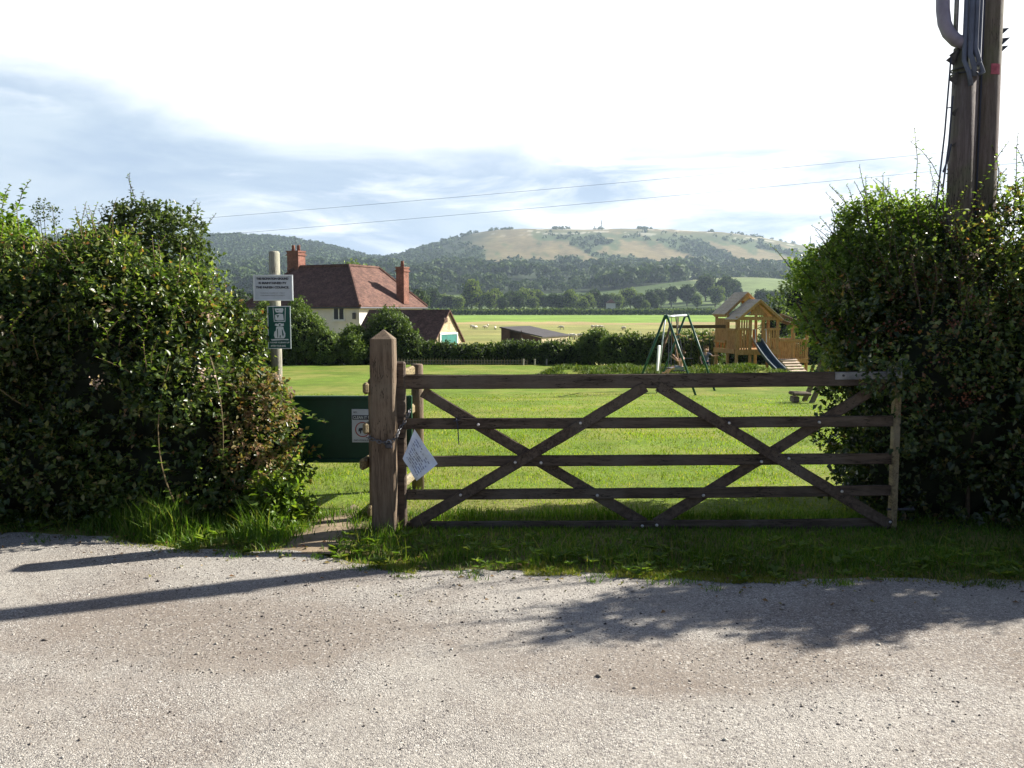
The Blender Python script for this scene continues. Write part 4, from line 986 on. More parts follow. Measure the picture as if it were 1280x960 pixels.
def signs():
    Yp = 7.25; x = P(344.5, 400, Yp).x
    R = thing('sign_post', 'round grey wooden post carrying the white and green signs', 'post', (x, Yp, 0))
    MB().tube([(x, Yp, -.05), (x, Yp, Z(316, Yp)), (x, Yp, Z(314, Yp))], [.046, .044, .036], 14).build('pole', M['signpole'], R, True)
    a = P(316, 343.5, Yp-.06); b = P(366.5, 376, Yp-.06); w = b.x-a.x; cx = (a.x+b.x)/2; cz = (a.z+b.z)/2; y0 = Yp-.055
    S = thing('notice_board', 'white rectangular notice with rows of lettering near the top of the sign post', 'sign', (cx, y0, cz))
    MB().box((cx, y0, cz), (w, .006, a.z-b.z), None, .001).build('plate', M['signwhite'], S)
    mb = MB(); h = a.z-b.z
    for s in (-1, 1): mb.box((cx, y0-.004, cz+s*(h/2-.006)), (w, .008, .010), None, .001); mb.box((cx+s*(w/2-.008), y0-.0045, cz), (.013, .008, h-.02), None, .001)
    mb.build('frame', M['whiteink'], S)
    for i, (t, ww) in enumerate([('THE RECREATION GROUND', .80), ('IS MAINTAINED BY', .70), ('THE PARISH COUNCIL', .84)]):
        lettering(t, .024, (cx-.004, y0-.0042, P(0, 348.8+i*5.4, Yp).z), M['ink'], S, width=w*ww, bold=.0009)
    for i in range(2): lettering('PLEASE KEEP IT TIDY' if i == 0 else 'FOR EVERYONE TO ENJOY', .009, (cx-.004, y0-.0042, P(0, 366.5+i*3, Yp).z), simple('pale_lettering', (.26, .29, .33)), S, width=w*.62)
    a = P(334, 382.5, Yp-.06); b = P(364, 436, Yp-.06); w = b.x-a.x; cx = (a.x+b.x)/2; cz = (a.z+b.z)/2; h = a.z-b.z
    S = thing('dog_sign', 'dark green upright sign with a white dog emblem under the white notice', 'sign', (cx, y0, cz))
    MB().box((cx, y0, cz), (w, .006, h), None, .001).build('plate', M['signgreen'], S)
    mb = MB()
    for s in (-1, 1): mb.box((cx, y0-.0035, cz+s*(h/2-.003)), (w, .004, .006)); mb.box((cx+s*(w/2-.003), y0-.0035, cz), (.006, .0042, h-.012))
    mb.build('border', M['whiteink'], S)
    Q = lambda u, v: (cx+(u-325)/430*w, y0-.0042, cz-(v-465)/800*h)   # drawing coordinates of the sign
    mb = MB()
    for pts in [[(212,95),(222,95),(240,345),(228,360)],[(440,95),(452,95),(440,360),(428,345)],[(228,345),(440,345),(440,360),(228,360)],
                [(245,110),(400,105),(410,130),(390,190),(270,185),(255,150)],[(250,230),(330,205),(400,215),(412,330),(300,335),(255,320)]]:
        mb.poly([Q(*p) for p in pts], .0012)
    mb.build('bin_symbol', M['whiteink'], S)
    mb = MB()
    for pts in [[(240,425),(262,390),(300,400),(322,382),(350,384),(380,395),(408,388),(412,432),(375,446),(300,448)],
                [(268,455),(400,455),(412,520),(438,575),(432,640),(408,670),(240,668),(222,610),(232,550),(262,520)],
                [(160,685),(490,680),(495,705),(400,700),(180,712)]]:
        mb.poly([Q(*p) for p in pts], .0012)
    mb.build('dog_symbol', M['whiteink'], S)
    mb = MB()
    Q2 = lambda u, v: (cx+(u-325)/430*w, y0-.0056, cz-(v-465)/800*h)
    for pts in [[(283,500),(300,480),(300,650),(286,655)],[(372,490),(390,520),(408,600),(392,640),(378,600)],[(318,405),(350,402),(350,432),(322,436)],[(262,240),(330,235),(300,290),(290,250)],[(330,620),(352,610),(345,655),(330,658)],[(270,140),(330,150),(300,160)]]:
        mb.poly([Q2(*p) for p in pts], .001)
    for vv, ff in zip(mb.v, [0]*9): MB().add(vv, [tuple(range(len(vv)//2)), tuple(range(len(vv)-1, len(vv)//2-1, -1))]+[(i, (i+1) % (len(vv)//2), len(vv)//2+(i+1) % (len(vv)//2), len(vv)//2+i) for i in range(len(vv)//2)]).build('dog_outline', M['signgreen'], S)
    lettering('PLEASE CLEAN UP', .016, Q(325, 748), M['whiteink'], S, width=w*.86, bold=.0005)
    lettering('AFTER YOUR DOG', .020, Q(300, 812), M['whiteink'], S, width=w*.66, bold=.0006)
signs()
def utility():
    rng = np.random.default_rng(8)
    Y1, Y2 = 7.36, 7.45
    R = thing('utility_pole', 'shorter left pole of the pair, carrying pipes and cables above the right hedge', 'utility pole', (X(1203.5, Y1, 200), Y1, 0))
    x1 = P(1204, 150, Y1).x; r1 = .103
    MB().tube([(x1, Y1, -.1), (x1, Y1, 2.5), (x1+.005, Y1, Z(60, Y1))], [r1*1.08, r1, r1*.95], 20).build('pole', M['pole'], R, True)
    # cable bundle rising from the top of the short pole
    for i, (px, off, r, mt) in enumerate([(1198.5,-.10,.018,'conduit'),(1204.5,-.115,.022,'conduit'),(1210.5,-.12,.020,'conduit'),(1216,-.105,.018,'conduit'),(1207,-.06,.022,'conduit')]):
        x = P(px, 50, Y1).x; z0 = Z(86-7*(i % 3), Y1); pts = [(x+.06-.02*i, Y1-.105, z0-.16+.03*i), (x+.03, Y1-.125, z0-.06), (x, Y1+off, z0+.04), (x, Y1+off, z0+.5), (x-.01, Y1+off, z0+1.8)]
        MB().tube(pts, r, 10).build('conduit', M[mt], R, True)
    pts = [P(1174, -60, Y1)] + [P(1174, y, Y1) for y in (-40, -20, 0, 15)]+[P(1176, 32, Y1), P(1181, 44, Y1), P(1190, 53, Y1), P(1200, 57, Y1)]
    pts = [Vector((p.x, Y1-.06, p.z)) for p in pts]
    MB().tube(pts, .052, 16).build('bent_pipe', M['pipe'], R, True)
    x = P(1193, 20, Y1).x; MB().tube([(x, Y1-.03, Z(45, Y1)), (x, Y1-.03, Z(-60, Y1))], .019, 8).build('pipe', M['galv'], R, True)
    mb = MB()
    for z in (Z(88, Y1), Z(94, Y1)): MB().tube([(x1+(r1+.004)*math.cos(q), Y1+(r1+.004)*math.sin(q), z) for q in [2*PI*i/20 for i in range(20)]], .007, 5, False, True).build('band', M['darkmetal'], R)
    pass
    p = P(1208, 84, Y1); MB().box((p.x, Y1-r1-.012, p.z), (.09, .02, .10), None, .004).build('plate', M['signpole'], R)
    mb = MB()
    for (px, py, a) in [(1183,76,0),(1187,70,.3),(1189,142,-.2),(1190,182,.1),(1186,100,.2)]:
        p = P(px, py, Y1); mb = MB(); mb.add([(p.x-.03, Y1-.05, p.z-.01), (p.x+.05, Y1-.07, p.z+.055), (p.x+.05, Y1-.03, p.z-.05), (p.x+.05, Y1+.02, p.z+.01)], [(0,1,2),(0,2,3),(0,3,1),(1,3,2)]); mb.build('spike', M['darkmetal'], R)
    for (a, b) in [((1189,70),(1170,262)), ((1191,120),(1178,240)), ((1189,180),(1179,215))]:
        pa = P(*a, Y1-.05); pb = P(*b, Y1-.12); m_ = pa.lerp(pb, .5)+Vector((.01, 0, 0)); MB().tube([pa, m_, pb], .0075, 5).build('cable', M['cable'], R)
    pa = P(1184, 135, Y1-.06); pb = P(1190, 134, Y1-.06); MB().tube([pa, pb], .005, 5).build('cable_clip', M['cable'], R)
    R = thing('utility_pole', 'taller thick right pole of the pair with a red plate, above the right hedge', 'utility pole', (X(1233, Y2, 200), Y2, 0))
    x2 = P(1233.5, 100, Y2).x; r2 = .108
    MB().tube([(x2+.0, Y2, -.1), (x2, Y2, 2.5), (x2-.01, Y2, 5.0), (x2-.03, Y2, 9.4)], [r2*1.06, r2, r2*.97, r2*.8], 24).build('pole', M['pole'], R, True)
    p = P(1235, 90.5, Y2); mb = MB(); V = []
    for i in range(7):
        an = -PI/2-.36+.72*i/6+.12
        for z in (-.042, .042): V.append((x2+(r2+.003)*math.cos(an), Y2+(r2+.003)*math.sin(an), p.z+z))
    for i in range(7):
        an = -PI/2-.36+.72*i/6+.12
        for z in (-.042, .042): V.append((x2+(r2-.004)*math.cos(an), Y2+(r2-.004)*math.sin(an), p.z+z))
    f = [(2*i, 2*i+1, 2*i+3, 2*i+2) for i in range(6)]+[(14+2*i, 16+2*i, 17+2*i, 15+2*i) for i in range(6)]+[(2*i+1, 15+2*i, 17+2*i, 2*i+3) for i in range(6)]+[(2*i, 2*i+2, 16+2*i, 14+2*i) for i in range(6)]+[(0,14,15,1),(12,13,27,26)]
    mb.add(V, f); mb.build('plate', M['pinkplate'], R)
    mb = MB()
    for (px, py) in [(1250,42),(1251,54),(1249,64)]:
        p = P(px, py, Y2); mb = MB(); mb.add([(p.x-.05, Y2-.05, p.z-.06), (p.x-.045, Y2-.02, p.z+.03), (p.x+.055, Y2-.04, p.z+.035), (p.x+.0, Y2+.03, p.z-.02)], [(0,1,2),(0,2,3),(0,3,1),(1,3,2)]); mb.build('spike', M['darkmetal'], R)
    xx = P(1219.5, 90, Y2).x; MB().tube([(xx+.005, Y2-r2*.8, Z(-60, Y2)), (xx+.005, Y2-r2*.8, 2.2)], .007, 6).build('cable', M['cable'], R)
    x3 = P(1217, 70, Y2).x; MB().box((x3, Y2-.08, Z(72, Y2)), (.022, .02, .19), None, .003).build('tube_cover', M['whiteink'], R)
utility()
def wires():
    for (a, b, Y) in [((-260,312),(1700,138),34.0),((-260,334),(1700,160),33.0)]:
        A = P(*a, Y); B = P(*b, Y); mb = MB(); pts = []
        for i in range(41):
            t = i/40; p = A.lerp(B, t); p.z -= 4*t*(1-t)*.25; pts.append(p)
        o = mb.tube(pts, .0055, 5).build('overhead_wire', M['wire'])
        tag(o, 'upper overhead wire crossing the sky above the house' if a[1] == 312 else 'lower overhead wire crossing the sky above the house', 'wire', 'overhead wires across the sky')
wires()
# ================================================================== HOUSE AND OUTBUILDINGS
def hz(x, y): return float(H(x, y))
def house():
    C = np.array([P(450, 383, 70).x, 70.0]); al = math.radians(26.6)
    ul = np.array([-math.cos(al), math.sin(al)]); ur = np.array([math.sin(al), math.cos(al)])
    ze = Z(382.5, 70); zr = Z(332, 75.5); zb = -3.4
    R = thing('house', 'white-walled house with a hipped clay-tile roof and two brick chimneys', 'house', (C[0], C[1], zb))
    def pt(a, b, z): q = C+ul*a+ur*b; return (q[0], q[1], z)
    La, Lb, w = 12.2, 10.0, 8.0
    # walls (L plan)
    fp = [(0,0),(La,0),(La,w),(w,w),(w,Lb),(0,Lb)]; i_ = .32
    fi = [(i_,i_),(La-i_,i_),(La-i_,w-i_),(w-i_,w-i_),(w-i_,Lb-i_),(i_,Lb-i_)]
    V = [pt(a, b, zb) for a, b in fi]+[pt(a, b, ze+.05) for a, b in fi]
    mb = MB().add(V, [(k, (k+1) % 6, 6+(k+1) % 6, 6+k) for k in range(6)]+[tuple(range(6, 12))]); mb.build('wall', M['render'], R)
    # roof with thickness
    A = pt(4, 4, zr); RR = pt(4, 8.3, zr-.02); RL = pt(9.7, 4, zr)
    top = [pt(a, b, ze) for a, b in fp]; I = top[3]
    Vt = top+[A, RR, RL]; F = [(0, 5, 7, 6), (0, 6, 8, 1), (5, 4, 7), (4, 3, 6, 7), (3, 2, 8, 6), (2, 1, 8)]
    n = len(Vt); Vb = [(v[0], v[1], v[2]-.16) for v in Vt]
    F2 = [tuple(k+n for k in f)[::-1] for f in F]+[(k, (k+1) % 6, n+(k+1) % 6, n+k) for k in range(6)]
    roof = MB().add(Vt+Vb, F+F2).build('roof', M['tile'], R)
    mb = MB()
    for a, b in ((A, top[0]), (A, RR), (A, RL), (RR, top[5]), (RR, top[4]), (RL, top[1]), (RL, top[2])):
        mb.tube([(a[0], a[1], a[2]+.02), (b[0], b[1], b[2]+.02)], .13, 6)
    mb.build('ridge_tiles', M['tile'], roof)
    mb = MB()
    for k in (0, 5): 
        a, b = (top[0], top[1]) if k == 0 else (top[5], top[0])
        mb.tube([(a[0], a[1], ze-.14), (b[0], b[1], ze-.14)], .07, 6)
    mb.build('gutter', M['darkmetal'], R)
    # chimneys
    def stack(a, b, w1, w2, z0, z1, pots, label, cap=.22):
        q = C+ul*a+ur*b; RM = Matrix.Rotation(math.atan2(ur[1], ur[0])-PI/2, 4, 'Z')
        mb = MB(); mb.box((q[0], q[1], (z0+z1)/2), (w1, w2, z1-z0), RM)
        mb.box((q[0], q[1], z1-cap*1.1), (w1+.16, w2+.16, cap*.5), RM); mb.box((q[0], q[1], z1+.04), (w1+.10, w2+.10, .14), RM)
        c = mb.build('chimney', M['brick'], roof, label=label)
        for s in pots:
            p = (q[0]+ul[0]*s, q[1]+ul[1]*s); MB().tube([(*p, z1+.1), (*p, z1+.55), (*p, z1+.62)], [.16, .13, .15], 10).build('chimney_pot', M['brick'], c, True)
        return c, q
    c, q = stack(.55, 6.9, .78, .78, ze+.2, Z(335, 76), (0,), 'tall slim brick chimney on the sunlit roof slope')
    p = C+ul*.55+ur*6.9
    c, q = stack(9.9, 4.2, 1.25, .95, ze+2.0, Z(317, 80), (-.3, .3), 'stout brick chimney with two pots at the left end')
    MB().tube([(q[0], q[1], Z(317, 80)), (q[0], q[1], Z(299, 80))], .03, 5).build('aerial', M['mast'], roof)
    # windows
    def win(L, z0, z1, w_, wall, panes=2, label=None):
        if wall == 'l': o = C+ul*L+ur*(.32-.03); d = ul; nrm = -ur
        else: o = C+ur*L+ul*(.32-.03); d = ur; nrm = -ul
        W_ = MB(); c = np.array([*o, (z0+z1)/2]); ang = math.atan2(d[1], d[0]); RM = Matrix.Rotation(ang, 4, 'Z')
        fr = MB(); t = .08; h = z1-z0
        for s in (-1, 1):
            fr.box(c+np.array([*(d*s*(w_/2-t/2)), 0]), (t, .10, h), RM); fr.box(c+np.array([0, 0, s*(h/2-t/2)]), (w_-2*t, .094, t), RM)
        for k in range(1, panes): fr.box(c+np.array([*(d*(-w_/2+w_*k/panes)), 0]), (t, .09, h-2*t), RM)
        f = fr.build('window', M['paintwhite'], R, label=label)
        MB().box(c, (w_-.1, .03, h-.1), RM).build('pane', M['glass'], f)
        MB().box(c+np.array([*(nrm*.05), -h/2-.05]), (w_+.16, .20, .07), RM).build('sill', M['paintwhite'], f)
    win(2.3, Z(400.5, 71), Z(384.5, 71), 1.15, 'l', 2, 'small dark two-light window under the eaves')
    win(6.6, Z(400.5, 71), Z(384.5, 71), 1.15, 'l'); win(4.4, -2.3, -1.0, 1.3, 'l'); win(7.5, -2.3, -1.0, 1.3, 'l')
    win(3.6, Z(400.5, 71), Z(385, 71), 1.1, 'r'); win(6.8, -2.3, -1.0, 1.3, 'r')
    o = C+ul*.75+ur*.2; MB().box((o[0], o[1], Z(395, 70)), (.28, .16, .5), Matrix.Rotation(-al, 4, 'Z'), .03).build('wall_lamp', M['darkmetal'], R)
    # garage with the gable
    w = 3.9; g0 = np.array([P(560.5, 400, 60).x, 60.0]); L = 6.4
    zt = Z(387, 60); zev = Z(425, 61); zb2 = -3.2
    R2 = thing('garage', 'small pale gabled garage with a tiled roof and teal door', 'garage', (g0[0], g0[1], zb2))
    def gp(a, b, z): q = g0+ul*a+ur*b; return (q[0], q[1], z)
    h = w/2-.12
    V = [gp(0,-h,zb2), gp(0,h,zb2), gp(0,h,zev+.05), gp(0,0,zt-.12), gp(0,-h,zev+.05), gp(L,-h,zb2), gp(L,h,zb2), gp(L,h,zev+.05), gp(L,0,zt-.12), gp(L,-h,zev+.05)]
    MB().add(V, [(0,1,2,3,4), (5,9,8,7,6), (0,4,9,5), (1,6,7,2)]).build('wall', M['palebrick'], R2)
    mb = MB(); o = .14; h2 = w/2+.1; zl = zev-.08
    for s in (-1, 1):
        a = [gp(-o,0,zt), gp(L+o,0,zt), gp(L+o,s*h2,zl), gp(-o,s*h2,zl)]; b = [(x, y, z-.11) for x, y, z in a]
        mb.add(a+b, [(0,1,2,3), (4,7,6,5), (0,4,5,1), (1,5,6,2), (2,6,7,3), (3,7,4,0)])
    mb.build('roof', M['tile'], R2)
    c = gp(-.035, -.05, (Z(433, 60)+Z(418.5, 60))/2-.4); RM = Matrix.Rotation(math.atan2(ur[1], ur[0]), 4, 'Z')
    d = MB().box(c, (2.1, .07, 1.65), RM).build('door', M['teal'], R2)
    mb = MB()
    for s in (-1, 1): q = g0+ul*-.045+ur*(-.05+s*1.11); mb.box((q[0], q[1], c[2]), (.12, .10, 1.78), RM)
    q = g0+ul*-.045-ur*.05; mb.box((q[0], q[1], c[2]+.89), (2.34, .10, .12), RM); mb.build('door_frame', M['paintwhite'], d)
    q = g0+ul*-.06-ur*.5; MB().box((q[0], q[1], Z(400, 60)), (.5, .1, .3), RM, .03).build('nest_box', M['shedwall'], R2)
    # low field shed with a sloping felt roof
    R3 = thing('field_shed', 'low open field shed with a dark sloping roof standing in the hay field', 'shed', (3.2, 95, -3.15))
    N = np.array([P(677, 420, 95).x, 95.0]); zN = Z(420.5, 95); zL = Z(408.5, 97.2); dl, dr = 4.9, 7.4
    def sp(a, b, z): q = N+ul*a+ur*b; return (q[0], q[1], z)
    r_ = [sp(-.15,-.15,zN), sp(-.15,dr+.15,zN), sp(dl+.15,dr+.15,zL), sp(dl+.15,-.15,zL)]
    b = [(x, y, z-.14) for x, y, z in r_]; MB().add(r_+b, [(0,1,2,3), (4,7,6,5), (0,4,5,1), (1,5,6,2), (2,6,7,3), (3,7,4,0)]).build('roof', M['felt'], R3)
    mb = MB(); zz = -3.3
    V = [sp(0,0,zz), sp(0,dr,zz), sp(0,dr,zN-.16), sp(0,0,zN-.16)]; V += [tuple(np.array(v)+np.array([*(ul*.08), 0])) for v in V]
    MB().add(V, [(0,1,2,3), (4,7,6,5), (0,4,5,1), (1,5,6,2), (2,6,7,3), (3,7,4,0)]).build('wall', M['shedpale'], R3, label='pale sunlit board wall')
    V = [sp(dl,.1,zz), sp(dl,dr,zz), sp(dl,dr,zL-.17), sp(dl,.1,zL-.17)]; V += [tuple(np.array(v)-np.array([*(ul*.08), 0])) for v in V]
    mb.add(V, [(0,1,2,3), (4,7,6,5), (0,4,5,1), (1,5,6,2), (2,6,7,3), (3,7,4,0)])
    for a0, a1, top_ in ((.1, dl*.5, .0), (dl*.8, dl, 0)):
        V = [sp(a0,0,zz), sp(a1,0,zz), sp(a1,0,zN+(zL-zN)*a1/dl-.17), sp(a0,0,zN+(zL-zN)*a0/dl-.17)]; V += [tuple(np.array(v)+np.array([*(ur*.08), 0])) for v in V]
        mb.add(V, [(0,1,2,3), (4,7,6,5), (0,4,5,1), (1,5,6,2), (2,6,7,3), (3,7,4,0)])
    mb.build('wall', M['shedwall'], R3)
    for a in (.5, .8):
        q = sp(dl*a, .05, 0); MB().box((q[0], q[1], (zz+zL-.4)/2), (.14, .14, zL-.4-zz), None, .01).build('post', M['shedwall'], R3)
house()

# ================================================================== GARDEN SHRUBS AND HEDGES BEYOND THE LAWN
def shrub(label, ells, n, m, seed, cat='shrub', name='shrub', size=.11, L=.35, per=8, group=None, k=.74, zt=None):
    rng = np.random.default_rng(seed); e = np.array(ells); x, y = e[0, 0], e[0, 1]; z0 = hz(x, y)
    R = thing(name, label, cat, (x, y, z0), group)
    ee = [(a, b, c, d, f, g) for a, b, c, d, f, g in ells]
    foliage('foliage', ee, n, per, L, size, M[m], R, seed, .17, .24, zmin=z0, rng=rng, upb=.3, inner=.6)
    core_mesh(ee, M['inner'], R, k, z0)
    mb = MB()
    for i in range(5):
        a = x+rng.normal()*.15; b = y+rng.normal()*.15; MB().tube([(a, b, z0-.1), (a+rng.normal()*.3, b, z0+(e[0, 5])*1.1)], [.06, .025], 5).build('stem', M['twig'], R)
    return R
def S(px0, px1, ytop, Y, base=None, ry=.8):   # ellipsoid filling a span at distance Y
    x0 = X(px0, Y); x1 = X(px1, Y); zt = Z(ytop, Y); zb = hz((x0+x1)/2, Y) if base is None else base
    return ((x0+x1)/2, Y, (zt+zb)/2+ .08*(zt-zb), (x1-x0)/2, ry*(x1-x0)/2, (zt-zb)/2*1.0-.04)
shrub('largest garden shrub, below the dark roof slope just right of the signs', [S(346,408,392,43.5), S(352,390,378,44), S(388,426,414,43)], 2600, 'garden_leaf', 51)
shrub('small dense shrub between the two largest garden shrubs in front of the house', [S(426,462,412,44), S(430,455,420,43.2)], 1300, 'garden_leaf', 52)
shrub('rounded dark garden shrub partly behind the top of the gatepost', [S(458,518,394,44.5), S(466,508,389,45.5), S(496,526,412,44), S(452,480,415,44)], 2400, 'lowhedge', 53)
shrub('pale green shrub showing between the signs and the left hedge', [S(316,352,378,46), S(300,340,395,45)], 1000, 'garden_leaf', 54)
def long_hedge(label, x0, x1, Y, hf, n, m, seed, size=.10, dY=.55, name='hedge', cat='hedge', k=.82):
    rng = np.random.default_rng(seed); x = np.arange(x0, x1, .75); E = []
    for i, xx in enumerate(x):
        z0 = hz(xx, Y); h = hf*(.86+.30*float(fbm(xx*.45, 3.3, 3, seed))); E.append((xx, Y+.15*math.sin(i*1.3), z0+h*.48, .72, dY, h*.52))
    R = thing(name, label, cat, (x0, Y, hz(x0, Y)))
    foliage('foliage', E, n, 7, .26, size, M[m], R, seed, .14, .2, zmin=-9, rng=rng, upb=.3)
    core_mesh(E, M['inner'], R, k, -9)
    return R
long_hedge('straight dark clipped hedge behind the lawn, between the garage and the bank', X(522, 44), X(730, 44), 44.2, 1.12, 5200, 'lowhedge', 61)
shrub('scruffy light green shrub at the end of the dark hedge, left of the swings', [S(722,768,415,43.5), S(738,775,422,43.2)], 1000, 'garden_leaf', 62)
long_hedge('wild hedge with pale tops behind the swings', X(768, 42), X(905, 42), 41.5, 1.55, 3600, 'garden_leaf', 63)
long_hedge('dark low hedge behind the wooden play tower', X(900, 43.5), X(1130, 43.5), 44.5, 1.5, 5200, 'lowhedge', 64)
shrub('tall light green shrub above the hedge, right of the play tower', [S(968,1030,352,62,-2.4), S(1000,1080,335,64,-2.4), S(950,990,378,60,-2.4)], 2600, 'garden_leaf', 65, size=.17, L=.5)
shrub('wispy pale bush in the hay field edge behind the swing frame', [S(800,850,428,47), S(770,805,424,46)], 700, 'garden_leaf', 66)
long_hedge('low dark bed of shrubs at the foot of the garden bushes below the house', X(330, 45), X(530, 45), 45.2, .95, 3000, 'lowhedge', 67)
def umbels():
    rng = np.random.default_rng(12); R = thing('flowering_plant', 'patch of pale-headed wild flowers behind the swings, against the hay field', 'wildflowers', (X(880, 40), 40.6, hz(9, 40.6)))
    mb = MB(); ps = []
    for px, py in [(855,420),(872,420),(881,420),(888,419),(889,416),(893,415.5),(897,418),(865,424),(876,426),(845,424),(884,424)]:
        t = P(px+rng.normal(), py, 40.6); b = Vector((t.x+.05, t.y, hz(t.x, t.y))); MB().tube([b, t], [.012, .006], 4).build('stem', M['cane'], R); ps.append(t)
    c = np.array(ps); p = (c[:, None]+rng.normal(size=(len(c), 22, 3))*np.array([.06, .06, .02])).reshape(-1, 3); s = np.full(len(p), .055)
    v, f = leaves_mesh(p, unit(rng.normal(size=p.shape)*np.array([1, 1, .2])), unit(rng.normal(size=p.shape)*.3+np.array([0, 0, 1])), s, s)
    tag(mesh_obj('flower_heads', v, f, M['flower'], R), kind='stuff')
umbels()
def paling():
    Y = 43.1; x0, x1 = X(470, Y), X(660, Y); R = thing('paling_fence', 'low fence of thin pale palings along the foot of the dark hedge', 'fence', (x0, Y, hz(x0, Y)))
    mb = MB(); rng = np.random.default_rng(2); x = x0
    while x < x1:
        z = hz(x, Y); h = .26+.06*rng.random(); mb.box((x, Y, z+h/2), (.035, .02, h), Matrix.Rotation(rng.normal()*.04, 4, 'Y')); x += .14
    mb.build('palings', M['rail'], R)
    mb = MB()
    for z in (.08, .20): mb.tube([(x0, Y+.02, hz(x0, Y)+z), (x1, Y+.02, hz(x1, Y)+z)], .012, 4)
    mb.build('wire', M['galv'], R)
    for px in (654, 668, 683):
        x = X(px, 43); z = hz(x, 43); o = MB().tube([(x, 42.9, z-.1), (x+.01, 42.9, z+.30)], .04, 7).build('stake', M['signpole'])
        tag(o, {654: 'short pale wooden stake nearest the end of the paling fence', 668: 'short pale wooden stake, middle one of three by the dark hedge', 683: 'short pale wooden stake, rightmost of three by the dark hedge'}[px], 'stake', 'short stakes by the dark hedge')
paling()

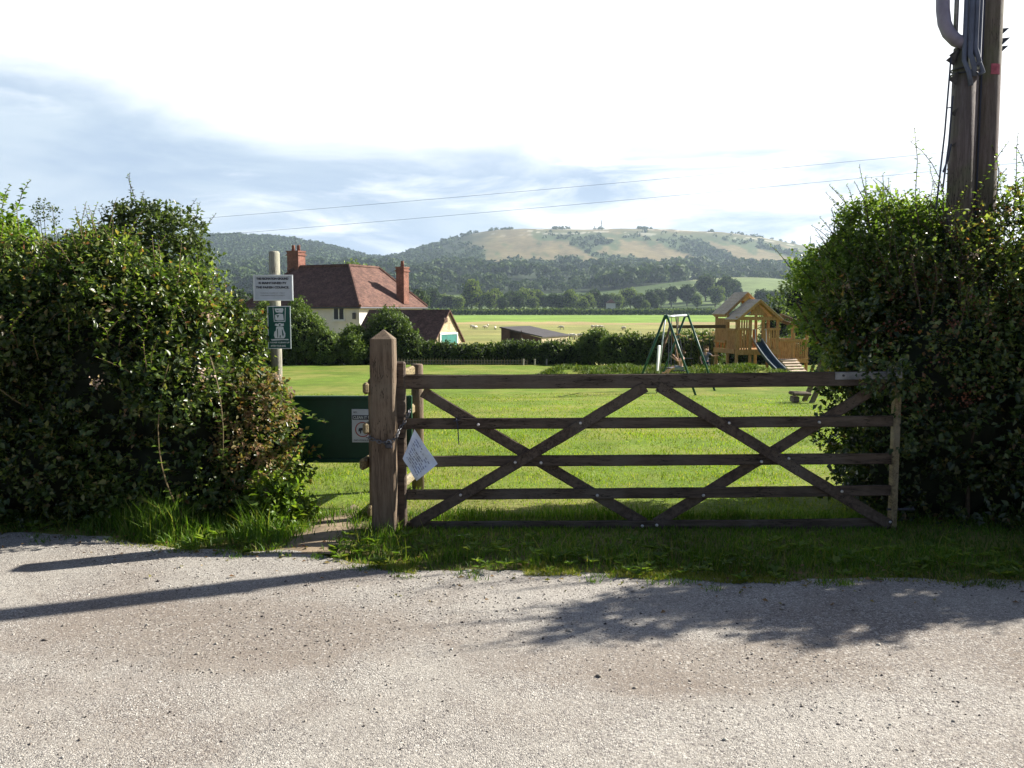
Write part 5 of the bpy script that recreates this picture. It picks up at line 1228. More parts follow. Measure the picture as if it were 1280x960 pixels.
# ================================================================== PLAYGROUND
def tower():
    ph = math.radians(15); r = np.array([math.cos(ph), math.sin(ph)]); b = np.array([-math.sin(ph), math.cos(ph)])
    O = np.array([P(921, 420, 36.5).x, 36.5]); zg = -1.0
    RZ = Matrix.Rotation(ph, 4, 'Z')
    R = thing('play_tower', 'orange timber play tower with two pitched roofs, a slide and a step ramp', 'play tower', (O[0], O[1], zg))
    def q(s, d, z): v = O+r*s+b*d; return np.array((v[0], v[1], z))
    def pole(s, d, z0, z1, nm='leg', w=.10, m='playwood'): MB().box(q(s, d, (z0+z1)/2), (w, w, z1-z0), RZ, .008).build(nm, M[m], R)
    zf, ze, ze2 = -.05, 1.22, 1.47
    for s in (0.0, .62, 1.9): pole(s, 0, zg-.1, ze+.02)
    for s in (0.0, 1.9): pole(s, .75, zg-.1, ze2); pole(s, 1.75, zg-.1, ze2)
    pole(1.22, 0, zf, ze)
    pole(3.3, 0, zg-.1, .92); pole(2.62, 0, zg-.1, 1.08); pole(3.3, 1.0, zg-.1, .92)
    # decks
    def slab(s0, s1, d0, d1, z, t, nm='deck', m='playwood'): MB().box(q((s0+s1)/2, (d0+d1)/2, z), (s1-s0, d1-d0, t), RZ, .006).build(nm, M[m], R)
    slab(-.06, 1.96, .06, 1.8, zf, .09); slab(1.97, 3.36, .05, 1.05, zf-.42, .09)
    def beam(s0, s1, d, z, h=.13, nm='beam', t=.05, m='playwood'): MB().box(q((s0+s1)/2, d, z), (s1-s0, t, h), RZ, .005).build(nm, M[m], R)
    def beamd(s, d0, d1, z, h=.13, nm='beam', t=.05): MB().box(q(s, (d0+d1)/2, z), (t, d1-d0, h), RZ, .005).build(nm, M['playwood'], R)
    beam(-.1, 2.0, -.08, zf-.05, .22); beam(-.1, 2.0, -.08, ze+.08, .15); beam(-.05, .62, -.075, zf+.90, .10, 'handrail'); beam(1.22, 1.98, -.075, zf+.90, .10, 'handrail')
    beamd(-.08, .0, 1.8, zf-.02, .2); beamd(-.08, 0, .75, zf+.88, .10, 'handrail'); beamd(-.08, .8, 1.8, .32, .12); beamd(-.08, .8, 1.8, ze2-.05, .14); beamd(-.08, 0, .75, ze, .14)
    def pickets(s0, s1, d, z0, z1, n, along='s', w=.085, nm='balustrade', gap=True):
        mb = MB()
        for i in range(n):
            t = (i+.5)/n
            c = q(s0+(s1-s0)*t, d, (z0+z1)/2) if along == 's' else q(d, s0+(s1-s0)*t, (z0+z1)/2)
            mb.box(c, (w, .022, z1-z0) if along == 's' else (.022, w, z1-z0), RZ)
        mb.build(nm, M['playwood'], R)
    pickets(.03, .60, -.04, zf+.05, ze, 5, w=.07); pickets(1.25, 1.88, -.04, zf+.05, zf+.9, 5, w=.08)
    pickets(.03, .73, -.04, zf+.05, zf+.86, 6, 'd', .075); pickets(.82, 1.74, -.03, .36, 1.3, 8, 'd', .085)
    pickets(.02, 1.9, 1.78, zf, zf+.85, 12, w=.10)
    pickets(1.98, 3.28, -.03, zf-.38, zf+.38, 13, w=.062); beam(1.95, 3.36, -.065, zf+.42, .11, 'handrail'); beam(1.95, 3.36, -.065, zf-.44, .20)
    pickets(1.98, 3.28, 1.03, zf-.38, zf+.38, 13, w=.062); beam(1.95, 3.36, 1.06, zf+.42, .11, 'handrail')
    MB().bar(q(1.98, -.02, 1.44), q(3.38, -.02, .94), .07, .15, (0, 0, 1), .01).build('sloping_beam', M['playdark'], R)
    MB().bar(q(1.98, 1.0, 1.44), q(3.38, 1.0, .94), .07, .15, (0, 0, 1), .01).build('sloping_beam', M['playdark'], R)
    for k in range(1): 
        MB().bar(q(3.36, -.05, .95), q(3.36, 1.05, .95), .07, .12, (0, 0, 1), .01).build('beam', M['playwood'], R)
    # roofs
    def roof(d0, d1, sc, half, zr, zev, lab):
        for sg in (-1, 1):
            mb = MB(); n = 7
            for i in range(n):   # overlapping boards
                t0, t1 = i/n, (i+1)/n+.02
                a = [q(sc+sg*half*t0, d0, zr+(zev-zr)*t0), q(sc+sg*half*t0, d1, zr+(zev-zr)*t0), q(sc+sg*half*t1, d1, zr+(zev-zr)*t1+.018), q(sc+sg*half*t1, d0, zr+(zev-zr)*t1+.018)]
                c = [p-np.array([0, 0, .03]) for p in a]
                mb.add(np.array(a+c), [(0,1,2,3), (4,7,6,5), (0,4,5,1), (1,5,6,2), (2,6,7,3), (3,7,4,0)])
            mb.build('roof_slope', M['playroof'], R)
            for d in (d0+.03, d1-.03): MB().bar(q(sc, d, zr-.08), q(sc+sg*(half-.02), d, zev-.06), .04, .11, (0, 0, 1)).build('barge_board', M['playwood'], R)
    roof(-.22, .80, .95, 1.06, 2.10, ze+.06, ''); roof(.82, 1.95, .95, 1.06, 2.42, ze2+.02, '')
    MB().poly([q(.50, 0, 1.42), q(1.40, 0, 1.42), q(.95, 0, 1.86)], .03, (b[0], b[1], 0)).build('gable_panel', M['playwood'], R)
    MB().bar(q(.18, -.04, 1.36), q(.95, -.04, 1.98), .04, .08).build('strut', M['playwood'], R); MB().bar(q(1.72, -.04, 1.36), q(.95, -.04, 1.98), .04, .08).build('strut', M['playwood'], R)
    # slide
    a = q(.93, -.06, zf+.36); e = q(1.02, -1.75, hz(*(O+r*1.02-b*1.75))+.10)
    n = 12; L = []; 
    for i in range(n+1):
        t = i/n; p = a*(1-t)+e*t; p[2] = a[2]+(e[2]-a[2])*(t**1.0)-.10*math.sin(PI*t); L.append(p)
    sl = thing_part = None
    w = .19; V = []; prof = [(-w-.03, .13), (-w, .13), (-w+.03, 0), (w-.03, 0), (w, .13), (w+.03, .13), (w, -.03), (-w, -.03)]
    for p in L:
        for (u, h) in prof: V.append((p[0]+r[0]*u, p[1]+r[1]*u, p[2]+h))
    Fc = [(i*8+k, i*8+(k+1) % 8, (i+1)*8+(k+1) % 8, (i+1)*8+k) for i in range(n) for k in range(8)]
    sl = MB().add(V, Fc).build('slide', M['slide'], R)
    for u in (-w-.02, w+.02):
        MB().tube([(p[0]+r[0]*u, p[1]+r[1]*u, p[2]+.15) for p in L], .022, 6).build('slide_edge', M['swinggrey'], sl)
    MB().tube([q(.62, -.09, .82), q(.70, -.25, .86), q(.70, -.30, .3)], .02, 6).build('grab_rail', M['swinggrey'], R); MB().tube([q(1.22, -.09, .82), q(1.20, -.25, .86), q(1.2, -.3, .3)], .02, 6).build('grab_rail', M['swinggrey'], R)
    # steps
    st = MB()
    for i in range(5):
        t = i/4; c = q(2.35+.08*t, -.16-.55*t, zf-.40+(zg+.12-zf+.40)*t); MB().box(c, (.80, .15, .06), RZ @ Matrix.Rotation(.25, 4, 'X'), .01).build('step', M['playroof'], R)
    for s in (-.36, .36): MB().bar(q(2.4+s-.05, -.1, zf-.5), q(2.4+s+.05, -.80, zg-.02), .05, .14).build('stringer', M['playwood'], R)
    # swing beam and its A-frame
    zb = Z(408, 37.5)
    p0 = q(.02, .9, zb); p1 = np.array(P(838, 408.5, 37.6)); 
    MB().bar(p0, p1, .10, .14, (0, 0, 1), .015).build('swing_beam', M['playdark'], R)
    for dx, dy in ((-.80, -.95), (.65, .95)): MB().bar(p1+np.array([0, 0, .05]), (p1[0]+dx, p1[1]+dy, zg-.1), .08, .08).build('beam_leg', M['playdark'], R)
    for t in (.30, .42, .62, .74):
        c = p0*(1-t)+p1*t; MB().tube([c-np.array([0, 0, .05]), c-np.array([0, 0, 1.35])], .010, 4).build('rope', M['cable'], R)
    for t in (.36, .68): c = p0*(1-t)+p1*t; MB().box(c-np.array([0, 0, 1.36]), (.45, .16, .03), None, .005).build('swing_seat', M['darkmetal'], R)
tower()
def swings():
    A = np.array(P(832.5, 396, 25.6)); B = np.array(P(858.5, 394, 27.6)); zA, zB = hz(A[0], A[1]), hz(B[0], B[1])
    R = thing('swing_set', 'dark green metal A-frame swing set on the lawn', 'swing', (float((A+B)[0]/2), float((A+B)[1]/2), zA))
    d = (B-A); d[2] = 0; L = np.linalg.norm(d); d /= L; n = np.array([d[1], -d[0], 0])
    for Pp, zg in ((A, zA), (B, zB)):
        for s in (-1, 1): MB().tube([Pp+np.array([0, 0, .03])+n*s*.03, np.array([Pp[0], Pp[1], zg-.03])+n*s*.93], .034, 8).build('leg', M['swinggreen'], R, True)
        MB().box(Pp, (.12, .12, .12), None, .02).build('apex_bracket', M['swinggreen'], R)
    for s, e in ((-1, .42),): MB().tube([A+n*s*.02, np.array([A[0], A[1], zA-.03])+n*s*e+d*.55], .020, 6).build('brace', M['swinggreen' if s > 0 else 'swinggrey'], R, True)
    MB().tube([A, B], .036, 8).build('top_bar', M['swinggrey'], R, True)
    M2 = (A+B)/2
    # seat that the child uses
    c = np.array(P(850, 463, 26.6)); 
    for t, s in ((.42, -.20), (.60, .20)):
        top = A*(1-t)+B*t; MB().tube([top, c+n*s*(-1)*.9+np.array([0, 0, .02])], .011, 5).build('rope', M['cable'], R)
    MB().box(c+np.array([0, 0, -.01]), (.40, .18, .03), Matrix.Rotation(math.atan2(n[1], n[0]), 4, 'Z'), .008).build('swing_seat', M['darkmetal'], R)
    top = A*(1-.52)+B*.52; MB().tube([top, top-np.array([0, 0, .55])], .022, 6).build('hanging_pole', M['rail'], R); MB().tube([top-np.array([.13, 0, .56]), top-np.array([-.13, 0, .56])], .022, 6).build('trapeze_bar', M['playwood'], R)
    for t in (.14, .26):
        top = A*(1-t)+B*t; MB().tube([top, top-np.array([0, 0, 1.5])], .010, 5).build('rope', M['cable'], R)
    top = A*.8+B*.2; MB().box(top-np.array([0, 0, 1.52]), (.36, .16, .03), Matrix.Rotation(math.atan2(d[1], d[0]), 4, 'Z'), .008).build('swing_seat', M['darkmetal'], R)
    a = P(823.3, 443, 27.3); o = MB().box((a.x, a.y, a.z-.12), (.14, .05, .80), Matrix.Rotation(math.radians(48), 4, 'Z') @ Matrix.Rotation(.07, 4, 'Y'), .012).build('white_board', M['white'])
    tag(o, 'narrow white board standing upright behind the left legs of the swing frame', 'board')
    return c
SEAT = swings()

def skin(name, J, Eg, m, parent, root=0, sub=2):
    """one continuous figure grown over joints J {(name): (x,y,z,r)}"""
    keys = list(J); idx = {k: i for i, k in enumerate(keys)}
    me = bpy.data.meshes.new(name); me.from_pydata([J[k][:3] for k in keys], [(idx[a], idx[b]) for a, b in Eg], []); me.update()
    o = bpy.data.objects.new(name, me); COL.objects.link(o)
    md = o.modifiers.new('Skin', 'SKIN'); md.use_smooth_shade = True
    for i, k in enumerate(keys):
        r = J[k][3]; r = r if isinstance(r, tuple) else (r, r); me.skin_vertices[0].data[i].radius = r
    me.skin_vertices[0].data[root].use_root = True
    s = o.modifiers.new('Sub', 'SUBSURF'); s.levels = sub; s.render_levels = sub
    bpy.context.view_layer.update(); dg = bpy.context.evaluated_depsgraph_get()
    m2 = bpy.data.meshes.new_from_object(o.evaluated_get(dg)); bpy.data.objects.remove(o)
    m2.materials.clear(); m2.materials.append(m); m2.name = name
    off = wloc(parent) if parent else Vector((0, 0, 0)); m2.transform(Matrix.Translation(-off))
    m2.polygons.foreach_set('use_smooth', np.ones(len(m2.polygons), bool))
    r = bpy.data.objects.new(name, m2); COL.objects.link(r)
    if parent: r.parent = parent
    return r
def figure(base, yaw, sc, pose, label, top_m, bottom_m, bare_top):
    c, s = math.cos(yaw), math.sin(yaw)
    def W_(p, r): return (base[0]+sc*(p[0]*c-p[1]*s), base[1]+sc*(p[0]*s+p[1]*c), base[2]+sc*p[2], (r[0]*sc, r[1]*sc) if isinstance(r, tuple) else r*sc)
    # figure faces +y in its own frame, unit height ~1
    J = {}; E = []
    def j(k, p, r, frm=None):
        J[k] = W_(p, r)
        if frm: E.append((frm, k))
    hp = pose['hip']; ch = pose['chest']; nk = pose['neck']; hd = pose['head']
    j('pelvis', hp, (.085, .065)); j('waist', tuple((a+b)/2 for a, b in zip(hp, ch)), (.070, .052), 'pelvis'); j('chest', ch, (.085, .060), 'waist')
    j('neck', nk, .030, 'chest'); j('jaw', tuple(a*.72+b*.28 for a, b in zip(nk, hd)), .045, 'neck'); j('head', hd, .068, 'jaw'); j('crown', tuple(b+(b-a)*.45 for a, b in zip(nk, hd)), .055, 'head')
    j('nose', (hd[0]+pose['look'][0]*.085, hd[1]+pose['look'][1]*.085, hd[2]-.02), .012, 'head')
    for sg, n_ in ((-1, 'l'), (1, 'r')):
        sh, el, wr = pose['arm'+n_]; kn, an, to = pose['leg'+n_]
        j('sh'+n_, sh, .036, 'chest'); j('el'+n_, el, .024, 'sh'+n_); j('wr'+n_, wr, .018, 'el'+n_)
        dv = np.array(wr)-np.array(el); dv = dv/np.linalg.norm(dv); sd_ = np.cross(dv, (0, 0, 1)); sd_ = sd_/(np.linalg.norm(sd_)+1e-6)
        pm = np.array(wr)+dv*.04; j('pm'+n_, tuple(pm), (.022, .013), 'wr'+n_)
        for f_ in range(4):
            b0 = pm+sd_*(f_-1.5)*.012+dv*.02; t0 = b0+dv*(.030+.008*(f_ in (1, 2)))+np.array([0, 0, -.012]); j(f'f{f_}'+n_, tuple(b0), .006, 'pm'+n_); j(f'g{f_}'+n_, tuple(t0), .005, f'f{f_}'+n_)
        j('th'+n_, tuple(pm+sd_*.028*sg+dv*.006), .007, 'pm'+n_)
        j('hi'+n_, (hp[0]+sg*.055, hp[1], hp[2]-.03), .058, 'pelvis'); j('kn'+n_, kn, .038, 'hi'+n_); j('an'+n_, an, .025, 'kn'+n_); j('to'+n_, to, (.024, .016), 'an'+n_)
    R = skin('person', J, E, M['skin'], None); tag(R, label, 'child')
    hr = {'a': W_((hd[0]-pose['look'][0]*.015, hd[1]-pose['look'][1]*.015, hd[2]+.02), .080), 'b': W_((hd[0]-pose['look'][0]*.03, hd[1]-pose['look'][1]*.03, hd[2]+.055), .066), 'c': W_((hd[0]-pose['look'][0]*.05, hd[1]-pose['look'][1]*.05, hd[2]-.02), .055)}
    skin('hair', hr, [('a', 'b'), ('a', 'c')], M['hair'], R)
    g = 1.22
    cl = {}; ce = []
    for k in ('pelvis', 'hil', 'hir'): v = J[k]; cl[k] = (*v[:3], tuple(t*g for t in v[3]) if isinstance(v[3], tuple) else v[3]*g)
    for n_ in 'lr':
        a, b = np.array(J['hi'+n_][:3]), np.array(J['kn'+n_][:3]); m_ = a*.25+b*.75; cl['k'+n_] = (*m_, .056*sc); ce += [('pelvis', 'hi'+n_), ('hi'+n_, 'k'+n_)]
    skin('shorts', cl, ce, M[bottom_m], R)
    if not bare_top:
        cl = {}; ce = [('pelvis', 'waist'), ('waist', 'chest')]
        for k in ('pelvis', 'waist', 'chest', 'shl', 'shr'): v = J[k]; cl[k] = (*v[:3], tuple(t*1.25 for t in v[3]) if isinstance(v[3], tuple) else v[3]*1.3)
        for n_ in 'lr':
            a, b = np.array(J['sh'+n_][:3]), np.array(J['el'+n_][:3]); cl['e'+n_] = (*(a*.25+b*.75), .036*sc); ce += [('chest', 'sh'+n_), ('sh'+n_, 'e'+n_)]
        skin('shirt', cl, ce, M[top_m], R)
    return R
def children():
    c = SEAT
    # bare-chested child sitting on the swing seat, legs stretched to the left
    figure((c[0], c[1], c[2]-.46), math.radians(82), 1.05, dict(hip=(0, 0, .53), chest=(0, -.07, .74), neck=(0, -.06, .84), head=(0, -.03, .93), look=(0, 1),
        arml=((-.10, -.06, .79), (-.20, .05, .70), (-.19, .22, .82)), armr=((.10, -.06, .79), (.20, .05, .72), (.19, .16, .84)),
        legl=((-.07, .24, .52), (-.07, .40, .30), (-.07, .48, .30)), legr=((.07, .24, .53), (.07, .44, .36), (.07, .52, .36))),
        'bare-chested child in pale shorts sitting on the swing', 'shirt', 'shorts', True)
    p = P(882, 450, 33.6); z = hz(p.x, 33.6)
    figure((p.x, 33.6, z), math.radians(170), 1.15, dict(hip=(0, 0, .50), chest=(0, .01, .72), neck=(0, .01, .83), head=(0, .03, .92), look=(.2, .98),
        arml=((-.10, .01, .78), (-.22, .02, .70), (-.33, .05, .72)), armr=((.10, .01, .78), (.17, .03, .63), (.14, .12, .53)),
        legl=((-.07, .03, .27), (-.08, -.01, .05), (-.08, .07, .02)), legr=((.06, .06, .27), (.07, .03, .05), (.07, .11, .02))),
        'child in a grey shirt and dark shorts standing behind the grassy bank', 'shirt', 'darkshorts', False)
children()
def bench():
    Y = 21.6; z = hz(X(1015, Y), Y); R = thing('timber_bench', 'rustic timber bench with a tall sloping back post by the right hedge', 'bench', (X(1015, Y), Y, z))
    a = P(990, 492, Y); b = P(1014, 494, Y)
    for dy in (0, .22): MB().bar((a.x, Y+dy, a.z), (b.x, Y+dy+.02, b.z+.02), .17, .09, (0, 0, 1), .03).build('seat_plank', M['bench'], R)
    MB().box((a.x+.10, Y+.1, (z+a.z-.07)/2), (.14, .34, a.z-.07-z), None, .02).build('leg', M['bench'], R)
    for dy in (-.12, .42):
        p = P(1012, 503, Y); t = P(1038, 450, Y); MB().bar((p.x, Y+dy, z-.02), (t.x, Y+dy+.05, t.z), .05, .13, (0, 0, 1), .012).build('back_post', M['bench'], R)
    for py, e in ((450, 1063), (457, 1062)):
        p = P(1036, py, Y+.1); t = P(e, py+1, Y+.1); MB().bar(p, t, .06, .045, (0, 0, 1), .008).build('rail', M['bench'], R)
    p = P(1061, 448, Y+.1); MB().bar((p.x, p.y, p.z+.06), (p.x+.12, p.y, z), .06, .07).build('back_post', M['bench'], R)
bench()

# ================================================================== SHEEP
def sheep():
    rng = np.random.default_rng(15); mb = MB()
    nu, nv_ = 14, 9; V = []
    for i in range(nv_+1):
        for j in range(nu):
            th = PI*i/nv_; ph = 2*PI*j/nu; d = np.array([math.cos(th), math.sin(th)*math.cos(ph), math.sin(th)*math.sin(ph)])
            V.append((d[0]*.56, d[1]*.26*(1-.12*d[0]), .60+d[2]*.27*(1+.06*d[0])+.03*float(vn(d[0]*5, d[1]*5+d[2]*3))))
    f = [(i*nu+j, i*nu+(j+1) % nu, (i+1)*nu+(j+1) % nu, (i+1)*nu+j) for i in range(nv_) for j in range(nu)]
    mb.add(V, f)
    P_ = [(160,186),(148,184),(215,182),(270,188),(650,187),(824,182),(850,183),(872,184),(830,210),(708,243),(722,245),(757,243),(1000,190),(1006,191)]
    pos = [(560+a/4.571, 370+b/4.571) for a, b in P_]+[(874,421.5),(882,420.5),(893,416),(898,417),(610,407.5),(555+35,409)]
    first = None
    for i, (px, py) in enumerate(pos):
        z = -3.1; gx, gy = G(px, py+1.2, z)
        for _ in range(3): z = hz(gx, gy); gx, gy = G(px, py+1.2, z)
        if first is None:
            R = thing('sheep', '', 'sheep', (0, 0, 0), 'sheep scattered over the hay field')
            mb.tube([(-.5, 0, .68), (-.62, 0, .60)], [.05, .03], 6)
            mb.tube([(.42, 0, .72), (.60, 0, .62), (.74, 0, .42 if 0 else .50)], [.17, .12, .10], 8)
            mb.build('body', M['wool'], R, True)
            h = MB(); h.tube([(.70, 0, .56), (.80, 0, .50), (.93, 0, .40)], [.085, .085, .05], 8); h.add([(.74, .07, .58), (.72, .19, .55), (.78, .09, .52)], [(0, 1, 2)]); h.add([(.74, -.07, .58), (.72, -.19, .55), (.78, -.09, .52)], [(0, 2, 1)]); h.build('head', M['sheepface'], R, True)
            for sx in (-.36, .34):
                for sy in (-.13, .13): MB().tube([(sx, sy, .45), (sx-.03*(sx < 0), sy, .22), (sx, sy, 0)], [.065, .04, .03], 6).build('leg', M['sheepface'], R, True)
            o = first = R
        else: o = dup(first)
        o.location = (gx, gy, hz(gx, gy)); o.rotation_euler = (0, 0, rng.random()*6.28); k = .95+.2*rng.random(); o.scale = (k, k, k)
        if py < 409: l = 'distant cream sheep grazing near the dry strip at the far side of the hay field'
        elif py < 412.5: l = 'cream sheep grazing on the open hay field right of the dark-roofed shed' if px > 700 else 'cream sheep grazing on the hay field left of the dark-roofed shed'
        elif px < 740: l = 'cream sheep close to the pale end wall of the field shed' if px > 712 and py > 420 else 'cream sheep grazing on the hay field left of the dark-roofed shed'
        else: l = 'cream sheep beyond the hedge, seen between the swings and the play tower' if px > 860 else 'cream sheep grazing alone in the middle of the hay field'
        o['label'] = l
sheep()

# ================================================================== FAR HEDGE, TREES, WOODS
def far_hedge():
    rng = np.random.default_rng(71); x = np.arange(-330, 330, 3.2)
    for k, (Y, hh, sd_, lab) in enumerate([(503, 3.2, 1, 'long clipped hedge along the far edge of the green field'), (560, 3.0, 2, 'second long hedge just beyond the clipped one, below the trees')]):
        E = [(xx, Y, hz(xx, Y)+hh*.5*(.9+.25*float(fbm(xx*.06, sd_*3.0, 3))), 2.4, 1.4, hh*.5*(.9+.25*float(fbm(xx*.06, sd_*3.0, 3)))) for xx in x]
        R = thing('hedge', lab, 'hedge', (0, Y, hz(0, Y)))
        P0, N0 = ell_points(E, 15000, .1, .15, zmin=-9, seed=k, rng=rng)
        v, f = leaves_mesh(P0, unit(rng.normal(size=P0.shape)), unit(N0+rng.normal(size=P0.shape)*.4), .7+.6*rng.random(len(P0)), .8+.5*rng.random(len(P0)))
        mesh_obj('foliage', v, f, M['far_leaf2' if k == 0 else 'far_leaf'], R); core_mesh(E[::1], M['far_leaf'], R, .88, -9)
far_hedge()
def tree_proto(seed, m, h=11.0, w=9.0, n=1500, label='', group=''):
    rng = np.random.default_rng(seed); E = []
    for i in range(8):
        a = rng.random()*2*PI; rr = w*.24*math.sqrt(rng.random()); zz = h*(.34+.40*rng.random()); k = w*(.20+.12*rng.random())
        E.append((rr*math.cos(a), rr*math.sin(a), zz, k*1.15, k*1.15, k*.95))
    E.append((0, 0, h*.55, w*.34, w*.34, h*.42))
    R = thing('tree', label, 'tree', (0, 0, 0), group)
    P0, N0 = ell_points(E, n, .14, .28, zmin=h*.10, seed=seed, rng=rng, inner=.7)
    s = h*.055*(.6+.8*rng.random(n))
    v, f = leaves_mesh(P0-N0*.2, unit(rng.normal(size=P0.shape)+N0*.3), unit(N0*.9+rng.normal(size=P0.shape)*.5), s, s)
    mesh_obj('crown', v, f, M[m], R)
    core_mesh(E, M['inner'], R, .72, h*.12)
    trunk_mb((0, 0, -.5), (0, 0, h*.6), h*.03, h*.012, 5, rng, E).build('trunk', M['bark'], R)
    return R
def far_trees():
    rng = np.random.default_rng(77)
    pr_ = [tree_proto(101+i, ['far_leaf', 'far_leaf', 'far_leaf2', 'far_leaf2', 'far_leaf'][i]) for i in range(5)]
    used = [False]*5
    def put(k, px, Y, hpx, lab, grp, wide=1.0):
        o = pr_[k] if not used[k] else dup(pr_[k]); used[k] = True
        x = X(px, Y); s = hpx*rng.uniform(.82, 1.22)*Y/FPX/11.0; o.location = (x, Y, hz(x, Y)-.2); o.rotation_euler = (0, 0, rng.random()*6.28); o.scale = (s*wide, s*wide, s); o['label'] = lab; o['group'] = grp
        return o
    g1 = 'trees in the line beyond the far hedge'
    put(2, 590, 640, 37, 'tall pale green round tree at the left of the line beyond the far hedge', g1); put(3, 655, 660, 33, 'second tallest pale green tree in the line beyond the far hedge, above the field shed', g1, 1.1)
    for px, h, k in [(555,24,3),(575,22,3),(600,26,4),(620,26,2),(634,26,0),(648,24,1),(665,23,3),(680,24,0),(697,24,1),(712,26,2),(727,24,4),(736,22,3),(757,22,0),(772,26,3),(795,23,1),(800,20,2),(812,24,4),(548,22,0),(566,20,1),(612,24,3),(628,19,1),(640,22,4),(672,25,2),(690,20,0),(703,22,3),(720,20,3),(742,28,0),(765,23,2),(787,25,3),(806,17,2),(541,27,4),(818,20,0),(700,15,1),(600,17,0),(580,15,2),(730,16,2),(776,17,1),(750,15,3)]:
        put(k, px, rng.uniform(610, 690), h*1.0, 'dark tree in the line beyond the far hedge' if k in (0, 1, 4) else 'light green tree in the line beyond the far hedge', g1 if k in (0,1,4) else 'light trees in the line beyond the far hedge', 1.05)
    for px, Y, h, k in [(838,740,32,0),(858,740,34,4),(880,790,36,1),(905,760,30,0),(825,720,24,1),(893,720,24,3),(870,700,18,2),(915,800,26,4)]:
        put(k, px, Y, h, 'dark rounded tree in the clump left of the hillside pasture' if k != 3 and k != 2 else 'paler low tree in front of the dark clump left of the hillside pasture', 'trees at the foot of the hillside pasture')
    for px, Y, h, k in [(930,620,22,3),(950,600,26,4),(966,640,24,1),(985,560,34,2),(1005,560,44,3),(1030,520,52,2),(1060,520,56,0)]:
        put(k, px, Y, h, 'tree between the play tower roof and the right hedge, below the hillside pasture', 'trees behind the play tower')
    for px, Y, h, k in [(246,230,44,0),(262,240,40,4),(280,235,42,1),(300,230,46,0),(318,240,40,4),(338,236,38,1),(228,225,50,1),(205,225,52,0),(180,225,50,4),(150,225,52,1),(120,225,50,0),(356,250,34,0),(540,300,22,3)]:
        if px == 540: continue
        put(k, px, Y, h, 'mid-distance dark tree left of the house, above the left hedge', 'trees left of the house')
    for px, Y, h, k in [(432,330,60,4),(444,335,66,3),(458,340,64,0),(470,332,58,3),(488,340,40,1),(505,350,42,4),(525,350,36,0),(415,330,50,1),(395,330,48,0)]:
        put(k, px, Y, h, 'tree rising behind the house roof', 'trees behind the house roof')
far_trees()
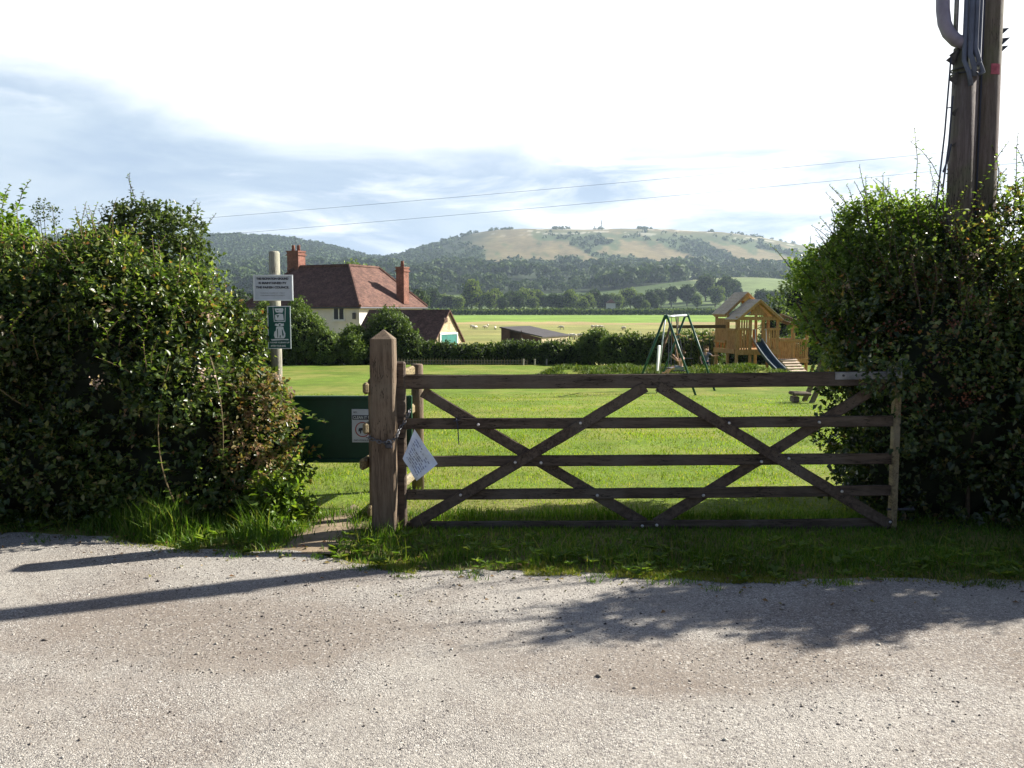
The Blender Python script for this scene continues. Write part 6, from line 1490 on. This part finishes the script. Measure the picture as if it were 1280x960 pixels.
def woods():
    rng = np.random.default_rng(91)
    # crowns of the distant wood at the foot of the downs
    n = 3400; y = rng.uniform(1000, 1640, n); px = rng.uniform(-250, 1500, n); x = (px-640)/FPX*y
    kn = np.exp(-((x-305)/105)**2-((y-960)/190)**2)
    glade = fbm(x/110, y/60, 3, 44)
    k = (kn < .30) & ((glade < .63) | (y > 1500)); x, y = x[k], y[k]
    hgt = rng.uniform(8, 13, len(x))+9*sstep((fbm(x/45, y/60, 3, 55)-.5)/.12); w = hgt*rng.uniform(.38, .60, len(x)); per = 62
    d = unit(rng.normal(size=(len(x), per, 3))); d[..., 2] = np.abs(d[..., 2])*1.0-.25
    lum = 1+.35*(vn3(d*2.5+np.arange(len(x))[:, None, None]*1.7, 3)-.5)
    c = np.stack([x, y, H(x, y)+hgt*.55], -1)
    p = c[:, None]+d*lum[..., None]*np.stack([w, w, hgt*.45], -1)[:, None]
    N0 = unit(d+np.array([0, 0, .1])).reshape(-1, 3); p = p.reshape(-1, 3)
    s = np.repeat(hgt, per)*.30*(.6+.7*rng.random(len(p)))
    v, f = leaves_mesh(p-unit(np.cross(N0, rng.normal(size=p.shape)))*s[:, None]*.4, unit(np.cross(N0, rng.normal(size=p.shape))+N0*.1), unit(N0+rng.normal(size=p.shape)*.35), s, s)
    o = mesh_obj('distant_wood', v, f, M['far_leaf']); tag(o, 'dark blue-green distant wood along the foot of the downs', 'wood', kind='stuff')
    # woodland and scrub on the hillsides
    n = 30000; y = rng.uniform(1600, 2560, n); px = rng.uniform(-300, 1500, n); x = (px-640)/FPX*y
    left = sstep((600-px+60*(fbm(x/100, y/100, 3, 14)-.5))/90); gul = fbm(x/75+y/900, y/330, 5, 12)*.72+fbm(x/19+y/300, y/70, 4, 33)*.28
    pr2 = np.maximum(left, sstep((gul-.50)/.07)*sstep((2400-y)/500)*.55+sstep((1760-y)/130)*.8)
    k = rng.random(n) < pr2; x, y = x[k], y[k]; hgt = rng.uniform(5, 11, len(x)); per = 12
    d = unit(rng.normal(size=(len(x), per, 3))); d[..., 2] = np.abs(d[..., 2])
    c = np.stack([x, y, H(x, y)+hgt*.15], -1); p = (c[:, None]+d*np.stack([hgt*.6, hgt*.6, hgt*.6], -1)[:, None]).reshape(-1, 3)
    N0 = d.reshape(-1, 3); s = np.repeat(hgt, per)*.75*(.6+.6*rng.random(len(p)))
    v, f = leaves_mesh(p-unit(np.cross(N0, rng.normal(size=p.shape)))*s[:, None]*.4, unit(np.cross(N0, rng.normal(size=p.shape))), unit(N0+rng.normal(size=p.shape)*.3), s, s)
    o = mesh_obj('hillside_wood', v, f, M['hill_leaf']); tag(o, 'hazy woodland and scrub covering the slopes of the downs', 'wood', kind='stuff')
    # skyline bushes
    bs = []
    for a, b, m_ in [(612,640,26),(690,712,22),(742,756,10),(792,812,20),(880,890,8),(900,990,26),(560,600,14)]:
        for i in range(m_): bs.append(rng.uniform(a, b))
    px = np.array(bs); y = rng.uniform(2480, 2560, len(px)); x = (px-640)/FPX*y; hgt = rng.uniform(3, 7, len(x)); per = 16
    d = unit(rng.normal(size=(len(x), per, 3))); p = (np.stack([x, y, H(x, y)+hgt*.4], -1)[:, None]+d*hgt[:, None, None]*.5).reshape(-1, 3); s = np.repeat(hgt, per)*.7
    v, f = leaves_mesh(p, unit(rng.normal(size=p.shape)), unit(rng.normal(size=p.shape)), s, s)
    o = mesh_obj('skyline_bushes', v, f, M['far_leaf']); tag(o, 'small dark bushes dotted along the crest of the downs', 'bushes', kind='stuff')
    # mast on the crest
    Y = 2500; px = 750.5; x = X(px, Y); z0 = hz(x, Y); zt = Z(275, Y)
    R = thing('radio_mast', 'thin radio mast standing on the crest of the downs', 'mast', (x, Y, z0)); mb = MB()
    hgt = zt-z0
    for sx, sy in ((-1,-1),(1,-1),(0,1)): mb.tube([(x+sx*2.2, Y+sy*2.2, z0-1), (x+sx*1.1, Y+sy*1.1, z0+hgt*.6), (x+sx*.3, Y+sy*.3, z0+hgt)], .42, 5)
    for i in range(9):
        t = i/9; w = 2.2*(1-t*.8); mb.tube([(x-w, Y-w, z0+hgt*t), (x+w, Y-w, z0+hgt*(t+.09)), (x, Y+w, z0+hgt*t)], .22, 4)
    mb.build('lattice', M['mast'], R)
    MB().tube([(x, Y-2, z0+hgt*.5), (x, Y-3.4, z0+hgt*.5)], 1.5, 10).build('dish', M['paintwhite'], R)
    # farm building between the trees
    Y = 650; x = X(757, Y); R = thing('farmhouse', 'tiny red-roofed building half hidden among the distant trees', 'house', (x, Y-30, hz(x, Y-30))); z0 = hz(x, Y-30)
    MB().box((x, Y-30, z0+3), (6, 7, 6)).build('wall', M['render'], R)
    MB().add([(x-3.4,Y-34,z0+6),(x+3.4,Y-34,z0+6),(x+3.4,Y-26,z0+6),(x-3.4,Y-26,z0+6),(x,Y-34,z0+9),(x,Y-26,z0+9)], [(0,1,4),(3,5,2),(0,4,5,3),(1,2,5,4),(0,3,2,1)]).build('roof', M['brick'], R)
woods()

# ================================================================== AIR
def haze():
    m = bpy.data.materials.new('hazy_air'); m.use_nodes = True; T = NT(m.node_tree)
    v = T.n('ShaderNodeVolumePrincipled'); v.inputs['Color'].default_value = (.66, .82, 1, 1); v.inputs['Density'].default_value = HAZE; v.inputs['Anisotropy'].default_value = .25
    o = T.n('ShaderNodeOutputMaterial'); T.t.links.new(v.outputs[0], o.inputs['Volume'])
    zs = np.array([vv.co.z for vv in GR.data.vertices]); z0, z1 = float(zs.min())-1, float(zs.max())+32
    xm = max(abs(vv.co.x) for vv in GR.data.vertices)+20
    b = MB().box((0, (4260-80)/2, (z0+z1)/2), (2*xm, 4340, z1-z0)).build('haze', m); tag(b, 'thin summer haze in the air over the valley', 'haze', kind='stuff')
HAZE = .00011
haze()
